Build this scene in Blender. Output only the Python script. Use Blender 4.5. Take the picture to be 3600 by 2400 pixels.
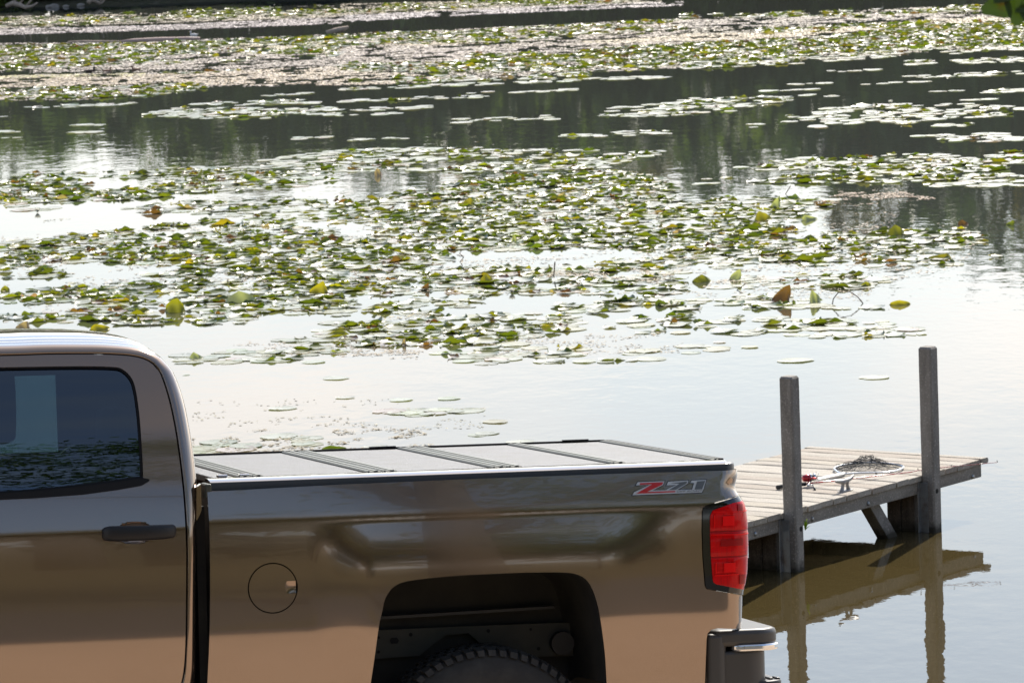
import bpy, bmesh, math, random
import numpy as np
from mathutils import Vector, Matrix
from mathutils.geometry import delaunay_2d_cdt

for o in list(bpy.data.objects):
    bpy.data.objects.remove(o)
scene = bpy.context.scene
COL = scene.collection
rad = math.radians
rng = np.random.default_rng(11)
random.seed(5)

# ------------------------------------------------------------------ camera
FPX = 18000.0                      # focal length in photograph pixels (3600 wide): a 180 mm lens
CAM = np.array([0.0, 0.0, 5.08])
PITCH, ROLL = rad(6.9), 0.036
_F = np.array([0, math.cos(PITCH), -math.sin(PITCH)])
_r = np.array([1.0, 0, 0]); _u = np.array([0, math.sin(PITCH), math.cos(PITCH)])
_R = math.cos(ROLL) * _r - math.sin(ROLL) * _u
_U = math.cos(ROLL) * _u + math.sin(ROLL) * _r
cam_d = bpy.data.cameras.new("camera")
cam = bpy.data.objects.new("camera", cam_d); COL.objects.link(cam)
cam_d.sensor_width = 36.0; cam_d.lens = FPX / 3600 * 36
cam_d.clip_start = 0.5; cam_d.clip_end = 5000
mw = Matrix(((_R[0], _U[0], -_F[0], CAM[0]), (_R[1], _U[1], -_F[1], CAM[1]), (_R[2], _U[2], -_F[2], CAM[2]), (0, 0, 0, 1)))
cam.matrix_world = mw
cam_d.dof.use_dof = True; cam_d.dof.focus_distance = 21.0; cam_d.dof.aperture_fstop = 22.0
scene.camera = cam

# ------------------------------------------------------------------ sky and sun
SUN_EL, SUN_AZ = rad(42), rad(20)      # azimuth measured from +Y (lake side) towards +X
world = bpy.data.worlds.new("World"); scene.world = world; world.use_nodes = True
wn, wl = world.node_tree.nodes, world.node_tree.links
wn.clear()
wo = wn.new("ShaderNodeOutputWorld"); bg = wn.new("ShaderNodeBackground"); bg.inputs[1].default_value = 0.115
sky = wn.new("ShaderNodeTexSky"); sky.sky_type = 'NISHITA'; sky.sun_disc = False
sky.sun_elevation = SUN_EL; sky.sun_rotation = SUN_AZ; sky.air_density = 1.0; sky.dust_density = 1.0; sky.ozone_density = 1.6
# a layer of broken cloud over the whole sky: direction projected on a flat cloud deck
tc = wn.new("ShaderNodeTexCoord"); sep = wn.new("ShaderNodeSeparateXYZ")
wl.new(tc.outputs["Generated"], sep.inputs[0])
def wmath(op, a, b=None):
    m = wn.new("ShaderNodeMath"); m.operation = op
    for i, v in enumerate((a, b)):
        if v is None: continue
        if isinstance(v, (int, float)): m.inputs[i].default_value = v
        else: wl.new(v, m.inputs[i])
    return m.outputs[0]
zz = wmath('ADD', wmath('MAXIMUM', sep.outputs[2], 0.0), 0.10)
cmb = wn.new("ShaderNodeCombineXYZ")
wl.new(wmath('DIVIDE', sep.outputs[0], zz), cmb.inputs[0]); wl.new(wmath('DIVIDE', sep.outputs[1], zz), cmb.inputs[1])
cmb.inputs[2].default_value = 3.1
nz = wn.new("ShaderNodeTexNoise"); nz.inputs["Scale"].default_value = 1.15; nz.inputs["Detail"].default_value = 7; nz.inputs["Roughness"].default_value = 0.56
wl.new(cmb.outputs[0], nz.inputs["Vector"])
rp = wn.new("ShaderNodeValToRGB"); rp.color_ramp.elements[0].position = 0.49; rp.color_ramp.elements[1].position = 0.70
wl.new(nz.outputs[0], rp.inputs[0])
# clouds are lit by the sky around them: brighter towards the sun because the sky itself is
hsv = wn.new("ShaderNodeHueSaturation"); hsv.inputs["Saturation"].default_value = 0.03; hsv.inputs["Value"].default_value = 1.13
wl.new(sky.outputs[0], hsv.inputs["Color"])
mx = wn.new("ShaderNodeMix"); mx.data_type = 'RGBA'
# towards the horizon the clouds stand one behind the other and close up
hz = wmath('MULTIPLY', wmath('SUBTRACT', 1.0, wmath('MINIMUM', wmath('MULTIPLY', wmath('MAXIMUM', sep.outputs[2], 0.0), 5.4), 1.0)), 1.05)
cov = wmath('MINIMUM', wmath('ADD', rp.outputs[0], hz), 1.0)
wl.new(cov, mx.inputs["Factor"]); wl.new(sky.outputs[0], mx.inputs["A"]); warm = wn.new("ShaderNodeMix"); warm.data_type = 'RGBA'; warm.blend_type = 'MULTIPLY'; warm.inputs["Factor"].default_value = 1; warm.inputs["B"].default_value = (1.0, .955, .915, 1)
wl.new(hsv.outputs[0], warm.inputs["A"]); wl.new(warm.outputs["Result"], mx.inputs["B"])
wl.new(mx.outputs["Result"], bg.inputs[0]); wl.new(bg.outputs[0], wo.inputs[0])

sun_d = bpy.data.lights.new("sun", 'SUN'); sun_d.energy = 4.4; sun_d.angle = rad(0.53); sun_d.color = (1.0, 0.93, 0.82)
sun = bpy.data.objects.new("sun", sun_d); COL.objects.link(sun)
SUNV = Vector((math.sin(SUN_AZ) * math.cos(SUN_EL), math.cos(SUN_AZ) * math.cos(SUN_EL), math.sin(SUN_EL)))
sun.rotation_euler = SUNV.to_track_quat('Z', 'Y').to_euler()
sun.location = SUNV * 60

scene.view_settings.view_transform = 'Standard'; scene.view_settings.look = 'None'
scene.view_settings.exposure = 0.68; scene.view_settings.gamma = 1.0
scene.view_settings.use_curve_mapping = False
scene.render.engine = 'CYCLES'
scene.cycles.max_bounces = 8; scene.cycles.transparent_max_bounces = 10
scene.cycles.caustics_reflective = False; scene.cycles.caustics_refractive = False

# ------------------------------------------------------------------ helpers
def ray(px):
    d = _F * FPX + _R * (px[0] - 1800) + _U * (1200 - px[1])
    return d
def on_level(px, z=0.0):
    d = ray(px); return CAM + d * ((z - CAM[2]) / d[2])
def at_dist(px, y):
    d = ray(px); return CAM + d * (y / d[1])
def project(P):
    d = np.asarray(P) - CAM; z = d @ _F
    return np.stack([1800 + FPX * (d @ _R) / z, 1200 - FPX * (d @ _U) / z], -1)

def tag(o, label, cat, group=None, kind=None):
    o["label"] = label
    if cat: o["category"] = cat
    if group: o["group"] = group
    if kind: o["kind"] = kind
    return o
def empty(name, loc=(0, 0, 0), label=None, cat=None, group=None, matrix=None):
    o = bpy.data.objects.new(name, None); COL.objects.link(o); o.empty_display_size = 0.1
    if matrix is not None: o.matrix_world = matrix
    else: o.location = loc
    if label: tag(o, label, cat, group)
    return o
def link(name, me, parent=None, loc=None):
    o = bpy.data.objects.new(name, me); COL.objects.link(o)
    if parent: o.parent = parent
    if loc is not None: o.location = loc
    return o
def meshdata(name, V, Fc, mat, smooth=False, normals=None):
    me = bpy.data.meshes.new(name)
    me.from_pydata([tuple(map(float, v)) for v in V], [], [tuple(map(int, f)) for f in Fc])
    if mat is not None: me.materials.append(mat)
    if smooth: me.polygons.foreach_set("use_smooth", [True] * len(me.polygons))
    me.update()
    if normals is not None:
        me.normals_split_custom_set_from_vertices([tuple(map(float, n)) for n in normals])
    return me
def obj(name, V, Fc, mat, parent=None, smooth=False, normals=None, loc=None):
    return link(name, meshdata(name, V, Fc, mat, smooth, normals), parent, loc)

class MB:
    """collects shapes for one mesh"""
    def __init__(s): s.V = []; s.F = []
    def add(s, V, F):
        n = len(s.V); s.V += [tuple(v) for v in V]; s.F += [tuple(i + n for i in f) for f in F]; return s
    def box(s, c, d, M=None):
        x, y, z = [k / 2 for k in d]
        V = [(-x, -y, -z), (x, -y, -z), (x, y, -z), (-x, y, -z), (-x, -y, z), (x, -y, z), (x, y, z), (-x, y, z)]
        V = [Vector(v) for v in V]
        if M is not None: V = [M @ v for v in V]
        V = [v + Vector(c) for v in V]
        return s.add(V, [(3, 2, 1, 0), (4, 5, 6, 7), (0, 1, 5, 4), (1, 2, 6, 5), (2, 3, 7, 6), (3, 0, 4, 7)])
    def tube(s, pts, r, n=8, cap=True):
        pts = [Vector(p) for p in pts]
        rs = r if hasattr(r, '__len__') else [r] * len(pts)
        T = []
        for i in range(len(pts)):
            a = pts[max(i - 1, 0)]; b = pts[min(i + 1, len(pts) - 1)]
            T.append((b - a).normalized())
        up = Vector((0, 0, 1)) if abs(T[0].z) < 0.9 else Vector((1, 0, 0))
        nrm = (up - T[0] * up.dot(T[0])).normalized()
        V = []
        for i, p in enumerate(pts):
            nrm = (nrm - T[i] * nrm.dot(T[i])).normalized(); bn = T[i].cross(nrm)
            for k in range(n):
                a = 2 * math.pi * k / n
                V.append(p + (nrm * math.cos(a) + bn * math.sin(a)) * rs[i])
        Fc = []
        for i in range(len(pts) - 1):
            for k in range(n):
                Fc.append((i * n + k, i * n + (k + 1) % n, (i + 1) * n + (k + 1) % n, (i + 1) * n + k))
        if cap:
            Fc.append(tuple(range(n - 1, -1, -1))); Fc.append(tuple(range((len(pts) - 1) * n, len(pts) * n)))
        return s.add(V, Fc)
    def obj(s, name, mat, parent=None, smooth=False, loc=None): return obj(name, s.V, s.F, mat, parent, smooth, None, loc)

def bevelled(o, w, seg=2, angle=30):
    m = o.modifiers.new("bevel", 'BEVEL'); m.width = w; m.segments = seg; m.limit_method = 'ANGLE'; m.angle_limit = rad(angle)
    return o
def shade(o, on=True):
    o.data.polygons.foreach_set("use_smooth", [on] * len(o.data.polygons)); o.data.update(); return o
def bevel_bake(me, w, seg=2):
    bm = bmesh.new(); bm.from_mesh(me)
    es = [e for e in bm.edges if len(e.link_faces) == 2 and e.calc_face_angle(0) > rad(30)]
    bmesh.ops.bevel(bm, geom=es, offset=w, segments=seg, affect='EDGES', profile=0.6, clamp_overlap=True)
    bm.to_mesh(me); bm.free(); me.update(); return me

def sstep(a, b, x):
    t = np.clip((np.asarray(x, float) - a) / (b - a), 0, 1); return t * t * (3 - 2 * t)
def catmull(P, step, closed=False):
    P = np.asarray(P, float); n = len(P); out = []
    rngi = range(n if closed else n - 1)
    for i in rngi:
        if closed: p0, p1, p2, p3 = P[(i - 1) % n], P[i], P[(i + 1) % n], P[(i + 2) % n]
        else: p0, p1, p2, p3 = P[max(i - 1, 0)], P[i], P[i + 1], P[min(i + 2, n - 1)]
        k = max(1, int(round(np.linalg.norm(p2 - p1) / step)))
        for j in range(k):
            t = j / k
            out.append(0.5 * ((2 * p1) + (-p0 + p2) * t + (2 * p0 - 5 * p1 + 4 * p2 - p3) * t * t + (-p0 + 3 * p1 - 3 * p2 + p3) * t ** 3))
    if not closed: out.append(P[-1])
    return np.array(out)
def resample(P, step, closed=True):
    P = np.asarray(P, float); n = len(P); out = []
    for i in range(n if closed else n - 1):
        a, b = P[i], P[(i + 1) % n]; k = max(1, int(round(np.linalg.norm(b - a) / step)))
        for j in range(k): out.append(a + (b - a) * j / k)
    if not closed: out.append(P[-1])
    return np.array(out)
def inpoly(pts, poly):
    x, y = pts[:, 0], pts[:, 1]; r = np.zeros(len(pts), bool)
    px, py = poly[:, 0], poly[:, 1]; j = len(poly) - 1
    for i in range(len(poly)):
        c = ((py[i] > y) != (py[j] > y)) & (x < (px[j] - px[i]) * (y - py[i]) / (py[j] - py[i] + 1e-12) + px[i])
        r ^= c; j = i
    return r
def area2(P):
    x, y = P[:, 0], P[:, 1]; return 0.5 * np.sum(x * np.roll(y, -1) - y * np.roll(x, -1))
def offset_poly(P, d):
    """moves a closed outline outwards by d"""
    P = np.asarray(P, float)
    if area2(P) < 0: P = P[::-1]
    e = np.roll(P, -1, 0) - P; e /= np.linalg.norm(e, axis=1)[:, None] + 1e-12
    n = np.stack([e[:, 1], -e[:, 0]], 1); m = n + np.roll(n, 1, 0)
    m /= np.linalg.norm(m, axis=1)[:, None] + 1e-12
    c = np.clip((m * n).sum(1), 0.45, 1)
    return P + m * (d / c)[:, None]

def panel(name, outer, surf, h, mat, parent, holes=(), flange=0.015, extra=None, bstep=None):
    """thin sheet cut to an outline in surface coordinates (s, t) and laid on surf(s, t) -> xyz;
    normals come from the surface itself so that reflections run clean"""
    bstep = bstep or h * 0.7
    loops = [resample(outer, bstep)] + [resample(q, bstep) for q in holes]
    if area2(loops[0]) < 0: loops[0] = loops[0][::-1]
    pts = np.concatenate(loops); edges = []; n0 = 0
    for L in loops:
        edges += [(n0 + i, n0 + (i + 1) % len(L)) for i in range(len(L))]; n0 += len(L)
    lo, hi = loops[0].min(0), loops[0].max(0)
    gx, gy = np.meshgrid(np.arange(lo[0] + h * .37, hi[0], h), np.arange(lo[1] + h * .41, hi[1], h))
    G = np.stack([gx.ravel(), gy.ravel()], 1)
    if extra is not None: G = np.concatenate([G, extra])
    keep = inpoly(G, loops[0])
    for q in loops[1:]: keep &= ~inpoly(G, q)
    G = G[keep]
    if len(G):
        d = np.full(len(G), 1e9)
        for i in range(0, len(pts), 400):
            d = np.minimum(d, np.linalg.norm(G[:, None] - pts[None, i:i + 400], axis=2).min(1))
        G = G[d > h * 0.35]
    allp = np.concatenate([pts, G]) if len(G) else pts
    r = delaunay_2d_cdt([Vector((float(a), float(b))) for a, b in allp], edges, [], 0, 1e-7)
    P2 = np.array([(v.x, v.y) for v in r[0]]); T = np.array([t for t in r[2]])
    c = P2[T].mean(1); k = inpoly(c, loops[0])
    for q in loops[1:]: k &= ~inpoly(c, q)
    T = T[k]
    a = P2[T]; ar = (a[:, 1, 0] - a[:, 0, 0]) * (a[:, 2, 1] - a[:, 0, 1]) - (a[:, 2, 0] - a[:, 0, 0]) * (a[:, 1, 1] - a[:, 0, 1])
    T[ar < 0] = T[ar < 0][:, ::-1]
    def S(p): return np.asarray(surf(p[:, 0], p[:, 1]))
    e = 4e-4
    def N(p):
        ds = S(p + [e, 0]) - S(p - [e, 0]); dt = S(p + [0, e]) - S(p - [0, e])
        n = np.cross(ds, dt); return n / (np.linalg.norm(n, axis=1)[:, None] + 1e-12)
    V = list(S(P2)); Nn = list(N(P2)); Fc = [tuple(t) for t in T]
    if flange:
        for li, L in enumerate(loops):
            b = S(L); nb = N(L); n1 = len(V); m = len(L)
            tl = np.roll(L, -1, 0) - np.roll(L, 1, 0); side = np.stack([tl[:, 1], -tl[:, 0]], 1)
            side /= np.linalg.norm(side, axis=1)[:, None] + 1e-12
            if li: 
                if area2(L) > 0: side = -side
            so = S(L + side * 1e-3) - b; so /= np.linalg.norm(so, axis=1)[:, None] + 1e-12
            V += list(b); V += list(b - nb * flange); Nn += list(so); Nn += list(so)
            for i in range(m):
                j = (i + 1) % m
                q = (n1 + i, n1 + m + i, n1 + m + j, n1 + j)
                Fc.append(q if li == 0 or area2(L) > 0 else q)
    return obj(name, V, Fc, mat, parent, True, Nn)

# ------------------------------------------------------------------ materials
def mat(name, col=(.5, .5, .5), rough=.5, metal=0, spec=.5, coat=0, coatr=.03, noise=None, bump=None, trans=None, alpha=None, attr=None, wet=False):
    """noise = (scale, second colour, contrast lo, hi[, stretch]); bump = (scale, strength, distance[, stretch])"""
    m = bpy.data.materials.new(name); m.use_nodes = True
    nt = m.node_tree; N, L = nt.nodes, nt.links; b = N["Principled BSDF"]
    b.inputs["Base Color"].default_value = (*col, 1); b.inputs["Roughness"].default_value = rough
    b.inputs["Metallic"].default_value = metal; b.inputs["Specular IOR Level"].default_value = spec
    b.inputs["Coat Weight"].default_value = coat; b.inputs["Coat Roughness"].default_value = coatr
    tcn = N.new("ShaderNodeTexCoord")
    def vec(st):
        if st is None: return tcn.outputs["Object"]
        mp = N.new("ShaderNodeMapping"); mp.inputs["Scale"].default_value = st; L.new(tcn.outputs["Object"], mp.inputs[0]); return mp.outputs[0]
    csock = None
    if attr:
        at = N.new("ShaderNodeAttribute"); at.attribute_name = attr; csock = at.outputs["Color"]
    if noise:
        layers = noise if isinstance(noise, list) else [noise]
        for ly in layers:
            sc, c2, lo, hi = ly[:4]
            t = N.new("ShaderNodeTexNoise"); t.inputs["Scale"].default_value = sc; t.inputs["Detail"].default_value = 5; t.inputs["Roughness"].default_value = .6
            L.new(vec(ly[4] if len(ly) > 4 else None), t.inputs["Vector"])
            r = N.new("ShaderNodeMapRange"); r.inputs[1].default_value = lo; r.inputs[2].default_value = hi; L.new(t.outputs[0], r.inputs[0])
            x = N.new("ShaderNodeMix"); x.data_type = 'RGBA'
            if csock is None: x.inputs["A"].default_value = (*col, 1)
            else: L.new(csock, x.inputs["A"])
            x.inputs["B"].default_value = (*c2, 1); L.new(r.outputs[0], x.inputs["Factor"]); csock = x.outputs["Result"]
    if wet:        # wet, algae-dark foot where the wood stands in the water (height in the object's own frame)
        sz = N.new("ShaderNodeSeparateXYZ"); L.new(tcn.outputs["Object"], sz.inputs[0]); wn_ = N.new("ShaderNodeTexNoise"); wn_.inputs["Scale"].default_value = 28; L.new(tcn.outputs["Object"], wn_.inputs[0])
        ad = N.new("ShaderNodeMath"); ad.operation = 'MULTIPLY_ADD'; ad.inputs[1].default_value = -.09; L.new(wn_.outputs[0], ad.inputs[0]); L.new(sz.outputs[2], ad.inputs[2])
        mr_ = N.new("ShaderNodeMapRange"); mr_.inputs[1].default_value = -.03; mr_.inputs[2].default_value = .03; mr_.inputs[3].default_value = .9; mr_.inputs[4].default_value = 0; L.new(ad.outputs[0], mr_.inputs[0])
        x = N.new("ShaderNodeMix"); x.data_type = 'RGBA'; L.new(csock, x.inputs["A"]); x.inputs["B"].default_value = (.022, .020, .012, 1); L.new(mr_.outputs[0], x.inputs["Factor"]); csock = x.outputs["Result"]
    if csock is not None: L.new(csock, b.inputs["Base Color"])
    if bump:
        prev = None
        for bl in (bump if isinstance(bump, list) else [bump]):
            t = N.new("ShaderNodeTexNoise"); t.inputs["Scale"].default_value = bl[0]; t.inputs["Detail"].default_value = 4
            L.new(vec(bl[3] if len(bl) > 3 else None), t.inputs["Vector"])
            bp = N.new("ShaderNodeBump"); bp.inputs["Strength"].default_value = bl[1]; bp.inputs["Distance"].default_value = bl[2]
            L.new(t.outputs[0], bp.inputs["Height"])
            if prev: L.new(prev, bp.inputs["Normal"])
            prev = bp.outputs[0]
        L.new(prev, b.inputs["Normal"])
    if trans:      # (weight, colour gain): light shining through thin leaves
        tr = N.new("ShaderNodeBsdfTranslucent"); ms = N.new("ShaderNodeMixShader"); ms.inputs[0].default_value = trans[0]
        if csock is not None:
            g = N.new("ShaderNodeMix"); g.data_type = 'RGBA'; g.blend_type = 'MULTIPLY'; g.inputs["Factor"].default_value = 1
            g.clamp_result = False
            L.new(csock, g.inputs["A"]); g.inputs["B"].default_value = (*trans[1], 1); L.new(g.outputs["Result"], tr.inputs[0])
        else: tr.inputs[0].default_value = (*[a * k for a, k in zip(col, trans[1])], 1)
        L.new(b.outputs[0], ms.inputs[1]); L.new(tr.outputs[0], ms.inputs[2]); L.new(ms.outputs[0], N["Material Output"].inputs[0])
    return m
def glass_mat(name, tint, rough=0.0, ior=2.2):
    m = bpy.data.materials.new(name); m.use_nodes = True; N, L = m.node_tree.nodes, m.node_tree.links; N.clear()
    out = N.new("ShaderNodeOutputMaterial"); t = N.new("ShaderNodeBsdfTransparent"); g = N.new("ShaderNodeBsdfGlossy"); f = N.new("ShaderNodeFresnel"); x = N.new("ShaderNodeMixShader")
    t.inputs[0].default_value = (*tint, 1); g.inputs["Roughness"].default_value = rough; g.inputs[0].default_value = (.62, .80, 1.0, 1); f.inputs[0].default_value = ior
    L.new(f.outputs[0], x.inputs[0]); L.new(t.outputs[0], x.inputs[1]); L.new(g.outputs[0], x.inputs[2]); L.new(x.outputs[0], out.inputs[0])
    return m
# ------------------------------------------------------------------ setting: bank, lot, road, water, far bank
def rot3(yaw, pitch, roll):
    return (Matrix.Rotation(yaw, 4, 'Z') @ Matrix.Rotation(pitch, 4, 'Y') @ Matrix.Rotation(roll, 4, 'X'))
GROUND = -1.41                      # the ground under the wheels, in the pickup's own frame (0 = top of its bed cover)
TM = Matrix.Translation((-0.2068, 18.2885, 2.4541)) @ rot3(.2238, .0321, -.088)
TMn = np.array(TM); TMi = np.linalg.inv(TMn)
_gn = TMn[:3, 2]; _g0 = (TMn @ np.array([0, 0, GROUND, 1]))[:3]
def ground_z(x, y):
    x = np.asarray(x, float); y = np.asarray(y, float)
    xc = 14 * np.tanh(x / 14); yc = np.where(y < -8, -8 + 22 * np.tanh((y + 8) / 22), y)
    z = _g0[2] - (_gn[0] * (xc - _g0[0]) + _gn[1] * (yc - _g0[1])) / _gn[2]
    edge = 21.2 + .25 * np.sin(x * .9) + .15 * np.sin(x * 2.3 + 1) - .10 * np.clip(x, -12, 3)
    k = np.maximum(0, y - edge)
    z = z + .16 * np.clip(-46 - y, 0, 90) * sstep(-46, -60, y)          # unseen rise added behind the meadow, blocks low sky in the paint's reflections
    return z - .55 * k * sstep(0, .8, k) + .012 * np.sin(x * 1.7 + y) * np.cos(y * 1.3)
M_gravel = mat("gravel", (.43, .325, .235), .95, noise=[(3.0, (.36, .27, .19), .4, .7), (60, (.52, .42, .32), .5, .75)], bump=[(70, .6, .02)])
M_grass = mat("grass_ground", (.088, .075, .028), .95, noise=[(.5, (.125, .098, .042), .4, .65), (25, (.055, .052, .018), .45, .7)], bump=[(40, .8, .04)])
M_road = mat("asphalt", (.055, .053, .05), .9, noise=[(40, (.09, .085, .08), .45, .7)], bump=[(90, .5, .01)])
def sheet(name, xs, ys, fz, m, dz=0):
    X, Y = np.meshgrid(xs, ys); Z = fz(X, Y) + dz
    V = np.stack([X.ravel(), Y.ravel(), Z.ravel()], 1); n = len(xs)
    Fc = [(j * n + i, j * n + i + 1, (j + 1) * n + i + 1, (j + 1) * n + i) for j in range(len(ys) - 1) for i in range(n - 1)]
    o = obj(name, V, Fc, m, None, True); o["kind"] = "structure"; return o
gx = np.unique(np.concatenate([np.linspace(-300, -20, 20), np.linspace(-20, 20, 61), np.linspace(20, 300, 20)]))
sheet("ground", gx, np.unique(np.concatenate([np.linspace(-300, -20, 24), np.linspace(-20, 30, 101)])), ground_z, M_grass)
sheet("gravel_lot", np.linspace(-28, 28, 113), np.linspace(12.0, 23.5, 48), ground_z, M_gravel, .004)
sheet("road", np.linspace(-120, 120, 161), np.linspace(7.5, 11.98, 14), ground_z, M_road, .004)

# lake
M_water = bpy.data.materials.new("lake_water"); M_water.use_nodes = True
N, L = M_water.node_tree.nodes, M_water.node_tree.links; b = N["Principled BSDF"]
b.inputs["Base Color"].default_value = (.085, .055, .014, 1); b.inputs["Roughness"].default_value = .015; b.inputs["IOR"].default_value = 1.333
tcn = N.new("ShaderNodeTexCoord"); prev = None
for sc, st, stren, dist in (((1.0, .55, 1), 3.2, .35, .010), ((1, .6, 1), 11., .30, .0032), ((1, .8, 1), 34., .2, .0005)):
    mp = N.new("ShaderNodeMapping"); mp.inputs["Scale"].default_value = sc; L.new(tcn.outputs["Object"], mp.inputs[0])
    t = N.new("ShaderNodeTexNoise"); t.inputs["Scale"].default_value = st; t.inputs["Detail"].default_value = 2; L.new(mp.outputs[0], t.inputs[0])
    # ruffled and calm areas
    p = N.new("ShaderNodeTexNoise"); p.inputs["Scale"].default_value = .11; p.inputs["Detail"].default_value = 3; L.new(mp.outputs[0], p.inputs[0])
    r = N.new("ShaderNodeMapRange"); r.inputs[1].default_value = .38; r.inputs[2].default_value = .66; r.inputs[3].default_value = .25; r.inputs[4].default_value = 1; L.new(p.outputs[0], r.inputs[0])
    mu = N.new("ShaderNodeMath"); mu.operation = 'MULTIPLY'; L.new(t.outputs[0], mu.inputs[0]); L.new(r.outputs[0], mu.inputs[1])
    bp = N.new("ShaderNodeBump"); bp.inputs["Strength"].default_value = stren; bp.inputs["Distance"].default_value = dist; L.new(mu.outputs[0], bp.inputs["Height"])
    if prev: L.new(prev, bp.inputs["Normal"])
    prev = bp.outputs[0]
L.new(prev, b.inputs["Normal"])
# silty and brown over the shallows; farther out lightened grey-green to imitate haze
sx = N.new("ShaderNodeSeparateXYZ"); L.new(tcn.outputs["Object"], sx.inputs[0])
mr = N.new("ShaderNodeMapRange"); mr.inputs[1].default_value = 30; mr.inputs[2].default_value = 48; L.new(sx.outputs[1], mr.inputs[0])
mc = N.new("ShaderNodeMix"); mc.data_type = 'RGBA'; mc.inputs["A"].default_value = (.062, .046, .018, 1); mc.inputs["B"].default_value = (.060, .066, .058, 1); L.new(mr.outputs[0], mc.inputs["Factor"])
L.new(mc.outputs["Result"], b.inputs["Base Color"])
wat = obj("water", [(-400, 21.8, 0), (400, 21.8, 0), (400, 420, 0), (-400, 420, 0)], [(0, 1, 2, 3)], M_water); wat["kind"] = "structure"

# far bank, about a hundred metres out
SHORE = 97.6
def bank_z(x, y):
    k = y - SHORE - .5 * np.sin(x * .35) - .3 * np.sin(x * 1.1 + .5)
    return np.where(k < 0, k * .25, .10 * np.minimum(k, 2) + .05 * np.maximum(0, np.minimum(k - 2, 60))) - .02
M_bank = mat("far_bank_soil", (.10, .085, .05), .95, noise=[(.8, (.20, .17, .12), .45, .7), (6, (.05, .06, .02), .4, .7)], bump=[(8, .7, .1)])
bx_ = np.unique(np.concatenate([np.linspace(-400, -30, 20), np.linspace(-30, 30, 121), np.linspace(30, 400, 20)]))
sheet("far_bank", bx_, np.concatenate([np.linspace(94, 104, 41), np.linspace(106, 420, 12)]), bank_z, M_bank)
# ------------------------------------------------------------------ pickup truck
TO = np.array([0, 0, GROUND])
camL = (TMi @ np.array([*CAM, 1]))[:3]
def on_y(px, y):                    # point of the photograph -> point of the pickup's frame at depth y
    d = TMi[:3, :3] @ ray(px); k = (y - camL[1]) / d[1]; return camL + d * k
def on_surf(px, D):
    y = -.98
    for _ in range(12):
        P = on_y(px, y); y = float(D(np.array([P[0]]), np.array([P[2]]))[0])
    return np.array([P[0], P[2]])
def trace(pts, D): return np.array([on_surf(p, D) for p in pts])

def tilt_table(knots, z0, y0):
    k = np.array(knots, float); k = k[np.argsort(k[:, 0])]
    z = np.arange(-1.3, .62, .0005); t = np.tan(np.radians(np.interp(z, k[:, 0], k[:, 1])))
    w = np.ones(25) / 25; t = np.convolve(np.pad(t, 12, 'edge'), w, 'valid')
    c = -np.cumsum(t) * .0005; c -= np.interp(z0, z, c); return z, y0 + c
_zb, _yb = tilt_table([(.1, 14), (-.03, 12), (-.10, 11), (-.132, 9), (-.148, 3.2), (-.2, 2.4), (-.30, .8), (-.40, -.6), (-.505, -.9), (-.53, -3.2), (-.8, -6), (-1.1, -9)], -.15, .985)
_zf, _yf = tilt_table([(.1, 0), (-.138, 0), (-.150, -2), (-.166, 6.5), (-.2, 6.5), (-.27, 4.5), (-.33, 1.8), (-.38, 0), (-1.1, 0)], -.05, 0)
_zc, _yc = tilt_table([(.5, 34), (.40, 29), (.2, 24), (.02, 17), (-.06, 13), (-.13, 11), (-.149, 10), (-.162, 3.2), (-.2, 2.4), (-.30, .8), (-.40, -.6), (-.505, -.9), (-.53, -3.2), (-.8, -6), (-1.1, -9)], -.155, .985)
def flare(x, z):
    x0 = -.68 + .06 * sstep(-.40, -.75, z)
    w = sstep(-.07, .16, x - x0) * (1 - sstep(.26, .60, x))
    return w * np.interp(z, _zf, _yf)
TAIL = np.array([on_y(p, -.93)[[0, 2]] for p in [(2600, 1600), (2603, 1633), (2607, 1650), (2607, 1678), (2596, 1698), (2593, 1712), (2603, 1732), (2620, 1758), (2629, 1781), (2635, 1833), (2636, 1930), (2632, 2016), (2626, 2051), (2620, 2074), (2618, 2091), (2616, 2189), (2613, 2300), (2600, 2600)]])
_tz = TAIL[::-1, 1]; _tx = TAIL[::-1, 0]
_zz = np.arange(-1.2, .1, .001); _txs = np.convolve(np.pad(np.interp(_zz, _tz, _tx), 17, 'edge'), np.ones(35) / 35, 'valid')
def tail_x(z): return np.interp(z, _zz, _txs)
RT = .085
def D_bed(x, z):
    x = np.asarray(x, float); z = np.asarray(z, float)
    y = -(np.interp(z, _zb, _yb) + flare(x, z))
    e = tail_x(z); q = np.clip(x - (e - RT), 0, RT * .99999)
    return y + RT * 1.25 * (1 - np.sqrt(1 - (q / RT) ** 2))
def D_cab(x, z): return -np.interp(np.asarray(z, float), _zc, _yc) + 0 * np.asarray(x, float)
def lay(D, off=0.0):                # off > 0: proud of the sheet metal
    return lambda s, t: np.stack([s, D(s, t) - off, t - GROUND], 1)

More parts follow.
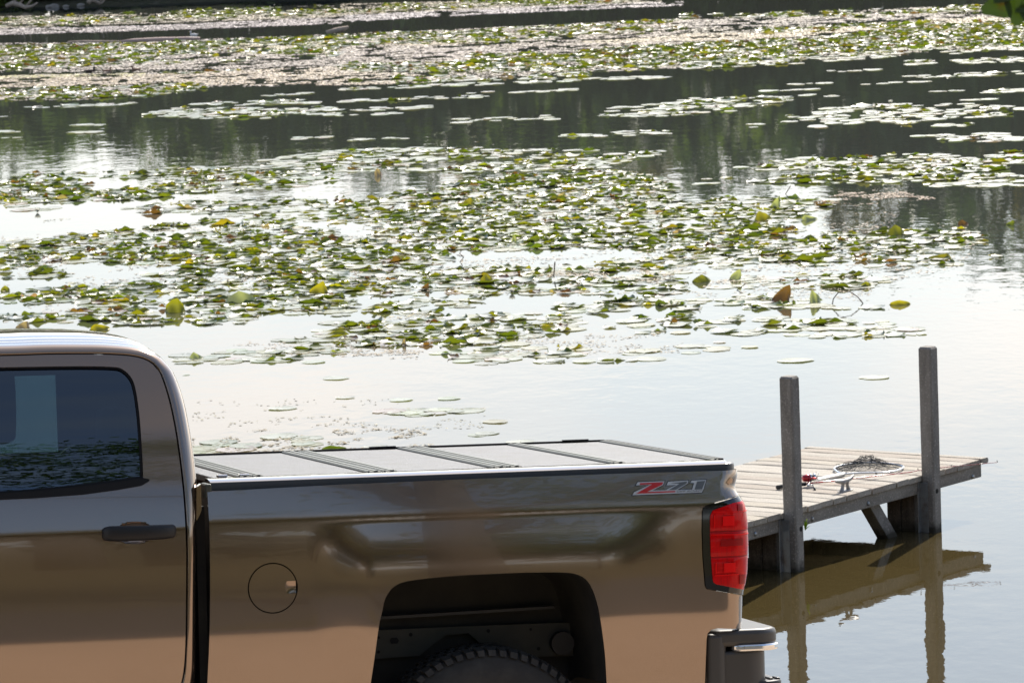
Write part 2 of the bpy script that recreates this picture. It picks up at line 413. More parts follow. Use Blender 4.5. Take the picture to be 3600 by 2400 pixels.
M_paint = mat("brown_metallic_paint", (.325, .240, .180), .115, metal=.90, coat=1.0, coatr=.015, noise=[(900, (.28, .215, .17), .35, .75)], bump=[(2.2, .06, .012), (900, .02, .0006)])
M_black = mat("black_plastic", (.018, .018, .02), .45, bump=[(300, .1, .001)])
M_gloss = mat("gloss_black", (.006, .006, .007), .06, coat=.6)
M_rubber = mat("rubber_seal", (.012, .012, .013), .6, spec=.2)
M_slate = mat("slate_rail_cap", (.045, .047, .052), .35, bump=[(500, .15, .0008)])
M_inner = mat("dark_underbody", (.016, .0155, .014), .8, noise=[(6, (.032, .030, .024), .4, .7)])
M_chrome = mat("chrome", (.85, .85, .86), .06, metal=1)
M_alu = mat("olive_grey_aluminium", (.055, .06, .05), .5, metal=.3)
M_alul = mat("bright_aluminium", (.19, .20, .18), .45, metal=.5)
M_skin = mat("grey_textured_skin", (.085, .088, .096), .5, spec=.5, noise=[(130, (.15, .153, .162), .42, .66), (9, (.085, .083, .08), .45, .7)], bump=[(170, 1.0, .004)])
M_glass = glass_mat("tinted_glass", (.16, .24, .27))
M_seat = mat("dark_seat_fabric", (.09, .10, .12), .8, bump=[(200, .2, .002)])

truck = empty("pickup_truck", label="brown metallic pickup truck with a folding hard cover over its bed", cat="pickup truck", matrix=TM @ Matrix.Translation((0, 0, GROUND)))
def tl(V): return [tuple(np.asarray(v, float) - TO) for v in V]       # pickup frame -> truck object frame
def sweep_x(name, prof, x0, x1, m, parent, nx=24, smooth=True, dz=None):
    """a section (y, z) drawn along the length of the truck"""
    xs = np.linspace(x0, x1, nx); V = []; k = len(prof)
    for x in xs:
        for (y, z) in prof: V.append((x, y, z - GROUND))
    Fc = [(i * k + j, (i + 1) * k + j, (i + 1) * k + j + 1, i * k + j + 1) for i in range(nx - 1) for j in range(k - 1)]
    return obj(name, V, Fc, m, parent, smooth)

# --- bed side with its wheel opening, fuel door opening and lamp opening
arch_px = [(180, 1568), (205, 1400), (230, 1220), (250, 1130), (265, 1062), (290, 1012), (330, 972), (390, 947), (500, 930), (700, 911), (900, 900), (1100, 892), (1300, 889), (1400, 893), (1455, 906), (1503, 938), (1537, 992), (1562, 1062), (1582, 1150), (1600, 1270), (1615, 1400), (1625, 1568)]
arch = trace([(1200 + a / 1.742, 1500 + b_ / 1.742) for a, b_ in arch_px], D_bed)
arch = catmull(arch, .012)
arch = np.concatenate([[[arch[0, 0] - .02, -.99]], [[arch[0, 0] - .012, -.86]], arch, [[arch[-1, 0] + .004, -.86]], [[arch[-1, 0] + .008, -.99]]])
front = trace([(729, 1728), (733, 1800), (736, 1846), (738, 1930), (739, 2060), (738, 2178), (734, 2300), (729, 2400)], D_bed)
front = np.concatenate([front, [[front[-1, 0] - .01, -.99]]])
top = trace([(729, 1728), (1200, 1702), (1700, 1681), (2199, 1663), (2554, 1653)], D_bed)
lamp_px = [(2471, 1783), (2482, 1775), (2528, 1761), (2574, 1747), (2604, 1734)]
lamp_left = [(2471, 1783), (2467, 1800), (2466, 1867), (2469, 1959), (2477, 2057), (2480, 2066), (2488, 2071), (2540, 2079), (2617, 2089)]
def clampx(P, m=.0006):
    P = np.array(P, float); P[:, 0] = np.minimum(P[:, 0], tail_x(P[:, 1]) - m); return P
ltop = clampx(trace(lamp_px, D_bed)); ll = clampx(trace(lamp_left, D_bed))
bump_px = [(2484, 2245), (2488, 2225), (2500, 2212), (2520, 2207), (2608, 2203)]
bl_ = clampx(trace(bump_px, D_bed))
def tail_edge(z0, z1, n=20):
    z = np.linspace(z0, z1, n); return np.stack([tail_x(z) - .0006, z], 1)
ztop = top[-1, 1]
outer = np.concatenate([top, tail_edge(ztop, ltop[-1, 1], 14)[0:], ltop[::-1][1:], ll[1:], tail_edge(ll[-1, 1], bl_[-1, 1], 10)[1:], bl_[::-1][1:], [[bl_[0, 0] - .008, -.80], [bl_[0, 0] - .012, -.99]], arch[::-1], front[::-1][:-1]])
fc = on_surf((959, 2066), D_bed); th = np.linspace(0, 2 * math.pi, 48, endpoint=False)
ring = lambda r: np.stack([fc[0] + r * np.cos(th), fc[1] + r * np.sin(th)], 1)
zc_ = np.arange(-.72, -.03, .012); ex = []
for q in (.15, .3, .45, .6, .72, .82, .9, .96, .985): ex.append(np.stack([tail_x(zc_) - RT * (1 - q), zc_], 1))
ex.append(np.stack([g.ravel() for g in np.meshgrid(np.arange(-1.07, .72, .012), [-.137, -.143, -.148, -.153, -.158, -.164, -.170, -.176])], 1))
panel("bed_side", outer, lay(D_bed), .016, M_paint, truck, holes=[ring(.0862)], flange=.012, extra=np.concatenate(ex))
# fuel door
notch = [(fc[0] + a, fc[1] + b_) for a, b_ in [(.075, .022), (.050, .022), (.043, .014), (.043, -.012), (.050, -.020), (.075, -.020)]]
na = math.asin(.022 / .0822); nb_ = math.asin(.020 / .0822)
aa = np.linspace(na, 2 * math.pi - nb_, 44)
fd_o = np.concatenate([np.stack([fc[0] + .0822 * np.cos(aa), fc[1] + .0822 * np.sin(aa)], 1), np.array(notch)[::-1][1:-1]])
fdoor = panel("fuel_door", fd_o, lay(D_bed, .0008), .012, M_paint, truck, flange=.01)
def notch_s(s, t):
    u = (s - fc[0] - .043) / .04; dep = .006 * (1 - np.clip(1 - u, 0, 1) ** 2) * (1 - ((t - fc[1]) / .03) ** 2)
    return np.stack([s, D_bed(s, t) + .001 + dep, t - GROUND], 1)
panel("finger_notch", [(fc[0] + a, fc[1] + b_) for a, b_ in [(.0805, .0215), (.050, .0215), (.0435, .0135), (.0435, -.0115), (.050, -.0195), (.0805, -.0195)]], notch_s, .004, M_paint, fdoor, flange=0)
obj("fuel_pocket", tl([(fc[0] + .09 * math.cos(a), -.955, fc[1] + .09 * math.sin(a)) for a in th]), [tuple(range(48))], M_inner, truck)

# --- rail: painted lip, slate cap, pale top
lipx0 = -1.080
prof_lip = [(-.9545, -.0405), (-.9535, -.0375), (-.9505, -.0360), (-.943, -.0352)]
sweep_x("bed_rail_lip", prof_lip, lipx0, .735, M_paint, truck)
sweep_x("bed_rail_cap", [(-.944, -.036), (-.9435, -.0120), (-.9425, -.0095), (-.9400, -.0080)], lipx0 + .015, .742, M_slate, truck)
sweep_x("bed_rail_top", [(-.9398, -.0082), (-.925, -.0035), (-.89, .0010), (-.845, .0025), (-.835, .0005), (-.833, -.008)], lipx0 + .012, .752, M_paint, truck)
# rounded rear ends of the rail
def rail_end(name, prof, xs, m, r=.075):
    V = []; k = len(prof); n = 12
    for i in range(n + 1):
        a = math.pi / 2 * i / n
        for (y, z) in prof:
            d = y + .944 + r            # distance from the corner's centre
            V.append((xs + d * math.sin(a), -.944 + r - (r - (y + .944)) * math.cos(a) if False else (-.944 + r) - (r - (y + .944)) * math.cos(a), z - GROUND))
    V = []
    for i in range(n + 1):
        a = math.pi / 2 * i / n
        for (y, z) in prof:
            rr = max(.002, (-.944 + r) - y); V.append((xs + rr * math.sin(a) * .62, (-.944 + r) - rr * math.cos(a), z - GROUND))
    # run on across the back over the tailgate
    for (y, z) in prof:
        rr = max(.002, (-.944 + r) - y); V.append((xs + rr * .62, .90, z - GROUND))
    Fc = [(i * k + j, (i + 1) * k + j, (i + 1) * k + j + 1, i * k + j + 1) for i in range(n + 1) for j in range(k - 1)]
    return obj(name, V, Fc, m, truck, True)
rail_end("tailgate_cap", [(-.944, -.036), (-.9435, -.0120), (-.9425, -.0095), (-.9400, -.0080), (-.93, -.004), (-.905, -.0012), (-.875, 0)], .738, M_slate)
rail_end("rear_corner_lip", [(-.956, -.0420), (-.9545, -.0385), (-.9505, -.0360), (-.940, -.0352)], .732, M_paint)
# far rail and inner closure so that the bed is whole
sweep_x("bed_rail_top", [(.833, -.008), (.835, .0005), (.89, .001), (.94, -.008), (.944, -.04), (.985, -.15), (.99, -.6), (.93, -1.0)], lipx0, .74, M_paint, truck)
mb = MB(); mb.box((.700, 0, -.34 - GROUND), (.03, 1.74, .50)); mb.obj("tailgate", M_paint, truck)
mb = MB(); mb.box((-1.045, 0, -.45 - GROUND), (.03, 1.84, .80)); mb.obj("bed_front_wall", M_inner, truck)
mb = MB(); mb.box((-1.078, -.915, -.036 - GROUND), (.022, .10, .05)); bevelled(mb.obj("bed_corner_bracket", M_alu, truck), .006)

# --- folding bed cover
cover = empty("bed_cover", (0, 0, -GROUND)); cover.parent = truck
Yn, Yf = -.83, .80
seq = [(-.985, -.855, 'front'), (-.745, -.50, 'p')]
joints = [(-.955, -.86), (-.506, -.392), (-.0645, .048), (.360, .418), (.717, .752)]
panels_ = [(-1.03, -.955), (-.86, -.506), (-.392, -.0645), (.048, .360), (.418, .717)]
for (a, c) in panels_:
    mb = MB(); mb.box(((a + c) / 2, (Yn + Yf) / 2, -.012), (c - a - .002, Yf - Yn - .03, .022)); bevelled(mb.obj("cover_panel", M_skin, cover), .003)
for (a, c) in joints:
    w = c - a; n = 2 if w > .08 else 1
    for i in range(n):
        x0 = a + w * i / n; x1 = a + w * (i + 1) / n - .003; cx = (x0 + x1) / 2
        mb = MB(); mb.box((cx, (Yn + Yf) / 2, -.008), (x1 - x0, Yf - Yn - .03, .024)); fr = bevelled(mb.obj("cover_frame_bar", M_alu, cover), .003)
        mb = MB()
        mb.box((cx + (x1 - x0) * .18, (Yn + Yf) / 2, .0052), ((x1 - x0) * .22, Yf - Yn - .032, .002))
        if w > .05: mb.box((cx - (x1 - x0) * .30, (Yn + Yf) / 2, .0047), ((x1 - x0) * .10, Yf - Yn - .032, .002))
        mb.obj("bright_rib", M_alul, fr)
mb = MB(); mb.box((-.145, Yf + .004, -.005), (1.77, .010, .022)); mb.obj("far_edge_seal", M_rubber, cover)
mb = MB(); mb.box((-.14, Yn + .005, -.010), (1.78, .014, .022)); bevelled(mb.obj("near_edge_frame", M_slate, cover), .003)
mb = MB(); mb.box((.758, 0, -.006), (.016, Yf - Yn, .022)); mb.obj("rear_edge_seal", M_rubber, cover)
for (x, w) in ((-.12, .10), (.625, .10)):          # raised latch covers on the far edge
    mb = MB(); mb.box((x, Yf - .01, .009), (w, .02, .004)); mb.obj("latch", M_black, cover)
for x in (-.925, -1.0):
    mb = MB(); mb.box((x, Yn + .05, .004), (.035, .03, .012)); bevelled(mb.obj("clamp", M_chrome, cover), .004)

# --- tail lamp
lampo = np.concatenate([ltop, tail_edge(ltop[-1, 1], ll[-1, 1], 30)[1:-1], ll[::-1][:-1]])
def inset(P, d): return offset_poly(P, -d)
tlamp = empty("tail_light", (0, 0, 0)); tlamp.parent = truck
bz = clampx(inset(lampo, .0025), .0012)
panel("lamp_bezel", bz, lay(D_bed, .004), .012, M_gloss, tlamp, flange=.02, extra=np.concatenate(ex[:-1]))
M_red = mat("red_lens", (.58, .003, .006), .12, coat=.12, coatr=.02, spec=.15, noise=[(60, (.48, .003, .006), .45, .6, (3, 3, .25)), (25, (.80, .02, .02), .58, .7, (.5, .5, 4))])
M_red2 = mat("bright_red_reflector", (.80, .006, .008), .3, spec=.15)
M_red3 = mat("dark_red_lens", (.30, .004, .006), .3, spec=.2)
lens_l = [(2503, 1793), (2574, 1767), (2612, 1754)]
lens_b = [(2495, 1812), (2495, 1880), (2497, 1950), (2504, 2036), (2507, 2046), (2516, 2052), (2619, 2068)]
L1 = clampx(trace(lens_l, D_bed), .0012); L2 = clampx(trace(lens_b, D_bed), .0012)
lens = np.concatenate([L1, tail_edge(L1[-1, 1], L2[-1, 1], 26)[1:-1], L2[::-1]])
lens = clampx(lens, .0012)
def cut_z(P, z0, z1):
    """the part of an outline between two heights"""
    def clip(P, z, above):
        out = []
        for i in range(len(P)):
            a, c = P[i], P[(i + 1) % len(P)]; ia = (a[1] >= z) == above; ic = (c[1] >= z) == above
            if ia: out.append(a)
            if ia != ic: out.append(a + (c - a) * ((z - a[1]) / (c[1] - a[1])))
        return np.array(out)
    return clip(clip(P, z0, True), z1, False)
zl1, zl0 = lens[:, 1].max(), lens[:, 1].min()
zA = on_surf((2500, 1868), D_bed)[1]; zB = on_surf((2500, 1958), D_bed)[1]
def bulge(P, k=.010):
    lo, hi = P.min(0), P.max(0)
    def f(s, t):
        u = np.clip((t - lo[1]) / (hi[1] - lo[1]), 0, 1); return np.stack([s, D_bed(s, t) - .006 - k * np.sqrt(np.maximum(0, u * (1 - u))) * .6, t - GROUND], 1)
    return f
for (a, c, m_) in ((zA + .0025, zl1 + 1, M_red), (zB + .0025, zA - .0025, M_red), (zl0 - 1, zB - .0025, M_red)):
    P = cut_z(lens, a, c); panel("red_lens", P, bulge(P), .008, m_, tlamp, flange=.012, extra=np.concatenate(ex[:-1]))
panel("lens_divider", clampx(lens * 1.0, .002), lay(D_bed, .0055), .012, M_red3, tlamp, flange=0, extra=np.concatenate(ex[:-1]))
def lamp_patch(name, px, m, off): 
    P = clampx(trace(px, D_bed), .004); panel(name, P, lay(D_bed, off), .008, m, tlamp, flange=.003)
sq = lambda x0, y0, x1, y1: [(2000 + a / 1.7425, 1500 + b_ / 1.7425) for a, b_ in [(x0, y0), (x1, y0 - (x1 - x0) * .06), (x1, y1 - (x1 - x0) * .06), (x0, y1)]]
lamp_patch("reflector", sq(938, 545, 1008, 605), M_red2, .0135)
lamp_patch("reflector", sq(945, 832, 1015, 890), M_red2, .0135)
lamp_patch("lamp_cell", sq(925, 690, 1062, 730), M_red3, .0128)
lamp_patch("lamp_cell", sq(1030, 470, 1058, 520), M_red3, .0125)
lamp_patch("lamp_cell", sq(1040, 905, 1072, 960), M_red3, .0125)
lamp_patch("lamp_rib", sq(868, 655, 1108, 662), M_red2, .0132)
lamp_patch("lamp_rib", sq(880, 515, 1090, 521), M_red2, .0125)
lamp_patch("lamp_rib", sq(890, 905, 1035, 911), M_red2, .0128)
lamp_patch("lamp_rib", sq(884, 540, 890, 620), M_red2, .0128)
lamp_patch("lamp_rib", sq(893, 830, 899, 900), M_red2, .0128)

# --- badge
M_silver = mat("silver_decal", (.50, .54, .58), .35, metal=.3, coat=.5)
M_dred = mat("red_decal", (.42, .010, .014), .3, coat=.5)
M_dgrey = mat("grey_decal", (.085, .10, .115), .3, coat=.5)
M_dblack = mat("black_decal", (.008, .008, .010), .3, coat=.5)
badge = empty("badge"); badge.parent = truck
cr8 = lambda P: [(2150 + a / 3.92, 1600 + b_ / 3.92) for a, b_ in P]
def decal(name, P, m, off): return panel(name, trace(cr8(P), D_bed), lay(D_bed, off), .02, m, badge, flange=.0006, bstep=.03)
ZS = [(334, 412), (360, 367), (730, 353), (706, 407), (560, 482), (885, 474), (1258, 466), (1243, 509), (286, 546), (310, 505), (530, 402)]
S7 = [(756, 412), (778, 361), (1058, 344), (1048, 386), (905, 471), (738, 478), (890, 404)]
S1 = [(1084, 380), (1102, 345), (1302, 336), (1262, 470), (1108, 472), (1136, 379)]
for P in (ZS, S7, S1):
    q = offset_poly(np.array(P, float), 9.0); decal("decal_outline", q, M_dblack, .0012)
for P in (ZS, S7, S1): decal("decal_letter", P, M_silver, .0020)
decal("decal_fill", [(390, 380), (712, 367), (694, 404), (488, 501), (880, 487), (874, 505), (336, 526), (556, 396), (386, 404)], M_dred, .0028)
decal("decal_fill", [(806, 383), (1040, 357), (1030, 386), (884, 470), (786, 474), (935, 388)], M_dgrey, .0028)
decal("decal_fill", [(1176, 357), (1290, 347), (1246, 466), (1140, 469)], M_dgrey, .0028)
cu = bpy.data.curves.new("lettering", 'FONT'); cu.body = "OFF ROAD"; cu.size = 1.0; cu.resolution_u = 3; cu.shear = .25
to = bpy.data.objects.new("lettering", cu); COL.objects.link(to)
bpy.context.view_layer.update()
tm_ = bpy.data.meshes.new_from_object(to.evaluated_get(bpy.context.evaluated_depsgraph_get()))
bpy.data.objects.remove(to); bpy.data.curves.remove(cu)
tv = np.array([v.co[:2] for v in tm_.vertices]); tv = (tv - tv.min(0)) / (tv.max(0) - tv.min(0))
q = np.array([(892, 507), (1236, 497), (1240, 474), (896, 483)], float)
pxs = [(1 - u) * (1 - v) * q[0] + u * (1 - v) * q[1] + u * v * q[2] + (1 - u) * v * q[3] for u, v in tv]
xz = trace(cr8(pxs), D_bed)
obj("decal_lettering", np.stack([xz[:, 0], D_bed(xz[:, 0], xz[:, 1]) - .0034, xz[:, 1] - GROUND], 1), [tuple(p.vertices) for p in tm_.polygons], M_dblack, badge)
bpy.data.meshes.remove(tm_)

# --- wheel house, wheel
wx, wz, wr = -.113, -1.012, .402
hs = MB()
pr = arch[2:-2]; n = len(pr)
V = [(x, float(D_bed(np.array([x]), np.array([z]))[0]) + .012, z - GROUND) for x, z in pr] + [(x * .98 + wx * .02, -.60, z - .01 - GROUND) for x, z in pr] + [(wx + (x - wx) * .93, -.55, z - .03 - GROUND) for x, z in pr]
Fc = [(i, i + 1, n + i + 1, n + i) for i in range(n - 1)] + [(n + i, n + i + 1, 2 * n + i + 1, 2 * n + i) for i in range(n - 1)]
obj("wheel_house", V, Fc, M_inner, truck, True)
M_liner = mat("olive_black_primer", (.036, .036, .028), .6, noise=[(4, (.055, .053, .04), .45, .65)])
mb = MB(); mb.box((wx, -.545, -.56 - GROUND), (.98, .01, .55)); mb.obj("inner_wall", M_inner, truck)
P = on_y
def patch(name, pxs, y, m, thick=.012):
    pts = [on_y((1200 + a / 1.742, 1500 + b_ / 1.742), y) for a, b_ in pxs]; n = len(pts)
    V = [(p[0], y, p[2] - GROUND) for p in pts] + [(p[0], y + thick, p[2] - GROUND) for p in pts]
    Fc = [tuple(range(n))] + [(i, i + n, (i + 1) % n + n, (i + 1) % n) for i in range(n)]
    return obj(name, V, Fc, m, truck)
pl = patch("bed_inner_panel", [(200, 1245), (700, 1222), (1280, 1200), (1480, 1195), (1500, 1240), (1510, 1400), (1180, 1405), (900, 1400), (860, 1330), (780, 1262), (640, 1275), (560, 1330), (480, 1400), (190, 1420)], -.585, M_liner)
for (a, b_, r) in ((425, 1270, 12), (900, 1247, 12), (1160, 1238, 9), (1208, 1356, 11), (228, 1288, 9), (228, 1376, 10), (1510, 1278, 7)):
    c = on_y((1200 + a / 1.742, 1500 + b_ / 1.742), -.588); V = [(c[0] + r / 1742 * math.cos(k * .785), -.588, c[2] - GROUND + r / 1742 * math.sin(k * .785)) for k in range(8)]
    o_ = obj("drain_hole", V, [tuple(range(8))], M_rubber, truck)
patch("slotted_hole", [(296, 1308), (306, 1290), (340, 1288), (353, 1305), (345, 1324), (306, 1326)], -.588, M_rubber, .002)
c = on_y((1200 + 1350 / 1.742, 1500 + 1322 / 1.742), -.60)
mb = MB(); mb.tube([(c[0], -.62, c[2] - GROUND), (c[0], -.585, c[2] - GROUND), (c[0], -.583, c[2] - GROUND)], [.041, .041, .036], 24); mb.obj("round_cover", M_black, truck, False)
patch("wheel_house_rib", [(240, 1160), (1300, 1095), (1310, 1112), (240, 1178)], -.60, M_black, .03)
patch("red_tag", [(1080, 1402), (1160, 1400), (1163, 1420), (1130, 1425), (1090, 1412)], -.60, mat("red_tag_plastic", (.45, .02, .015), .5), .01)
mb = MB(); mb.box((-.1, -.42, -.78 - GROUND), (1.8, .08, .14)); mb.obj("frame_rail", M_inner, truck)
wheel = empty("wheel", (wx, 0, wz - GROUND)); wheel.parent = truck
M_tyre = mat("tyre_rubber", (.028, .027, .026), .75, noise=[(14, (.05, .048, .045), .45, .75)], bump=[(120, .3, .001)])
prof = [(-.79, .225), (-.90, .235), (-.915, .26), (-.918, .30), (-.912, .335), (-.900, .360), (-.885, .378), (-.872, .388), (-.865, .389), (-.715, .389), (-.70, .385), (-.675, .35), (-.665, .30), (-.68, .24), (-.79, .225)]
na_ = 96; V = []; k = len(prof)
for i in range(na_):
    a = 2 * math.pi * i / na_
    for (y, r) in prof: V.append((r * math.cos(a), y, r * math.sin(a)))
Fc = [(i * k + j, ((i + 1) % na_) * k + j, ((i + 1) % na_) * k + j + 1, i * k + j + 1) for i in range(na_) for j in range(k - 1)]
tyre = obj("tyre", V, Fc, M_tyre, wheel, True)
mb = MB(); nb2 = 62
for i in range(nb2):
    for lane, (y0, y1, ph) in enumerate(((-.906, -.862, 0), (-.852, -.812, .5), (-.804, -.764, .1), (-.756, -.712, .6))):
        a = 2 * math.pi * (i + ph) / nb2; w = 2 * math.pi / nb2 * .66 / 2 * (1.0 if i % 2 else .9)
        r0, r1 = (.372 if lane == 0 else .384), .402
        vs = []
        for (aa_, sk) in ((a - w, 0), (a + w, 0)):
            for (y, r) in ((y0 if lane else y0 + .004, r0), (y0 + (.012 if lane == 0 else .0), r1 - (.010 if lane == 0 else 0)), (y1, r1), (y1, r0)):
                vs.append((r * math.cos(aa_ + (y - y0) * .5), y, r * math.sin(aa_ + (y - y0) * .5)))
        mb.add(vs, [(0, 1, 2, 3), (7, 6, 5, 4), (0, 4, 5, 1), (1, 5, 6, 2), (2, 6, 7, 3), (3, 7, 4, 0)])
tr = mb.obj("tread_blocks", M_tyre, tyre); tr["kind"] = "stuff"
mb = MB(); mb.tube([(0, -.88, 0), (0, -.86, 0), (0, -.72, 0)], [.20, .235, .235], 40); mb.obj("rim", M_alul, wheel)

# --- rear bumper
bumper = empty("rear_bumper"); bumper.parent = truck
bz1 = on_y((2560, 2206), -.95)[2]
def rbox(name, x0, x1, y0, y1, z0, z1, r, m, parent, top_r=.012):
    """rounded in plan, small round-over on top and bottom"""
    loop = []
    for (cx, cy, a0) in ((x1 - r, y0 + r, -90), (x1 - r, y1 - r, 0), (x0 + r * .5, y1 - r * .5, 90), (x0 + r * .5, y0 + r * .5, 180)):
        rr = r if a0 in (-90, 0) else r * .5
        for i in range(9): 
            a = rad(a0 + 90 * i / 8); loop.append((cx, cy, math.cos(a), math.sin(a), rr))
    V = []; n = len(loop)
    for (z, dr) in ((z0, top_r + .004), (z0, top_r), (z0 + top_r * .3, top_r * .3), (z0 + top_r, 0), (z0 + top_r * 1.25, 0), (z1 - top_r * 1.25, 0), (z1 - top_r, 0), (z1 - top_r * .3, top_r * .3), (z1, top_r), (z1, top_r + .004)):
        for (cx, cy, ca, sa, rr) in loop: V.append((cx + (rr - dr) * ca, cy + (rr - dr) * sa, z - GROUND))
    Fc = [(j * n + i, j * n + (i + 1) % n, (j + 1) * n + (i + 1) % n, (j + 1) * n + i) for j in range(9) for i in range(n)] + [tuple(range(n - 1, -1, -1)), tuple(range(9 * n, 10 * n))]
    return obj(name, V, Fc, m, parent, False)
M_bump = mat("charcoal_bumper", (.052, .050, .048), .42, bump=[(350, .12, .001)])
bt = on_y((2640, 2204), -.90)[2]; bxr = on_y((2707, 2252), -.80)[0]
zc1 = on_y((2640, 2264), -.93)[2]; zc0 = on_y((2640, 2285), -.93)[2]
bx0 = on_y((2486, 2260), -.96)[0]
o1 = shade(rbox("bumper_top", bx0 + .004, bxr - .002, -.965, .965, zc1 - .003, bt, .09, M_bump, bumper, .016)); 
o2 = rbox("chrome_strip", bx0 + .085, bxr + .004, -.972, .972, zc0 + .001, zc1 + .004, .095, M_chrome, bumper, .006); shade(o2)
o3 = shade(rbox("bumper_lower", bx0, bxr - .045, -.955, .955, zc0 - .17, zc0 + .002, .08, M_bump, bumper, .01))
o4 = rbox("bumper_side_cap", bx0 - .004, bx0 + .072, -.969, -.80, zc0 - .17, bt - .012, .035, M_bump, bumper, .012); shade(o4)
zs = on_y((2690, 2388), -.9)[2]
o5 = rbox("bumper_step", bx0 + .06, bxr + .016, -.945, .945, zs - .03, zs, .08, M_black, bumper, .006); shade(o5)
for i in range(6):
    mb = MB(); mb.box((bx0 + .14 + i * .026, -.87, zs + .003 - GROUND), (.013, .06, .008)); bevelled(mb.obj("step_grip", M_slate, bumper), .003)
mb = MB(); mb.box((bx0 + .10, 0, zc0 - .08 - GROUND), (.12, 1.6, .10)); mb.obj("bumper_beam", M_inner, bumper)

# --- cab: door, window, shell
seam_px = [(-900, 1262), (-500, 1256), (0, 1248), (166, 1243), (300, 1242), (373, 1243), (456, 1248), (506, 1259), (539, 1278), (560, 1302), (574, 1332), (597, 1407), (618, 1506), (634, 1614), (647, 1730), (655, 1846), (658, 1930), (658, 2012), (657, 2140), (655, 2261), (650, 2344), (640, 2400)]
seam = trace(seam_px, D_cab)
seam = np.concatenate([seam, [[seam[-1, 0] - .02, seam[-1, 1] - .06], [seam[-1, 0] - .06, -.86]]])
sw = np.array([.080, .080, .080, .080, .078, .076, .070, .066, .062, .061, .061, .061, .059, .058, .054, .040, .036, .035, .035, .037, .044, .054, .075, .115])
path = catmull(np.concatenate([seam, sw[:, None]], 1), .02)
door_in = offset_poly(np.concatenate([path[:, :2], [[-2.08, -.90], [-2.08, .43]]]), -.0035)
sub = path[path[:, 0] > -2.06]
door_o = np.concatenate([[[-2.076, float(np.interp(-2.076, path[:30, 0], path[:30, 1])) - .0035]], offset_poly(np.concatenate([sub[:, :2], [[-2.06, -.86]]]), -.0035)[1:-2] if False else sub[:, :2] - .0035 * np.stack([-np.gradient(sub[:, 1]), np.gradient(sub[:, 0])], 1) / np.hypot(np.gradient(sub[:, 0]), np.gradient(sub[:, 1]))[:, None], [[-2.076, -.86]]])
win_px = [(-350, 1298), (0, 1291), (250, 1287), (390, 1289), (430, 1297), (458, 1322), (475, 1360), (489, 1448), (497, 1548), (502, 1631), (503, 1680), (415, 1693), (290, 1709), (124, 1726), (0, 1734), (-350, 1748)]
win = trace(win_px, D_cab); wing = catmull(win, .02, True); wing = wing[wing[:, 0] > -2.4]
win = np.concatenate([catmull(win[1:11], .015), catmull(win[10:], .02)[1:], [win[0]]])
win[:, 0] = np.maximum(win[:, 0], -2.0)
cup_o = catmull(trace([(412, 1850), (425, 1836), (455, 1833), (500, 1833), (525, 1836), (536, 1850), (538, 1885), (530, 1903), (500, 1910), (450, 1911), (425, 1905), (413, 1890)], D_cab), .004, True)
door = panel("rear_door", door_o, lay(D_cab), .02, M_paint, truck, holes=[win, cup_o], flange=.012, extra=np.stack([g.ravel() for g in np.meshgrid(np.arange(-2.06, -1.17, .014), [-.147, -.151, -.155, -.159, -.163, -.167])], 1))
# front door, outside the picture
fdr = panel("front_door", [(-3.0, .42), (-2.084, .437), (-2.084, -.86), (-3.0, -.86)], lay(D_cab), .05, M_paint, truck, holes=[[(-2.9, .0), (-2.16, .0), (-2.16, .37), (-2.55, .37)]], flange=.01)
panel("window_seal", win, lay(D_cab, -.006), .03, M_rubber, door, holes=[offset_poly(win, -.008)], flange=.012)
panel("window_glass", offset_poly(win, .004), lay(D_cab, -.012), .03, M_glass, door, flange=0)
trim_px = [(-350, 1746), (0, 1733), (124, 1725), (290, 1708), (415, 1692), (503, 1679), (524, 1683), (525, 1689), (498, 1705), (415, 1720), (290, 1737), (124, 1749), (0, 1755), (-350, 1768)]
tp = trace(trim_px, D_cab); tp[:, 0] = np.maximum(tp[:, 0], -2.07)
panel("window_sill_trim", tp, lay(D_cab, .004), .012, M_rubber, door, flange=.01)

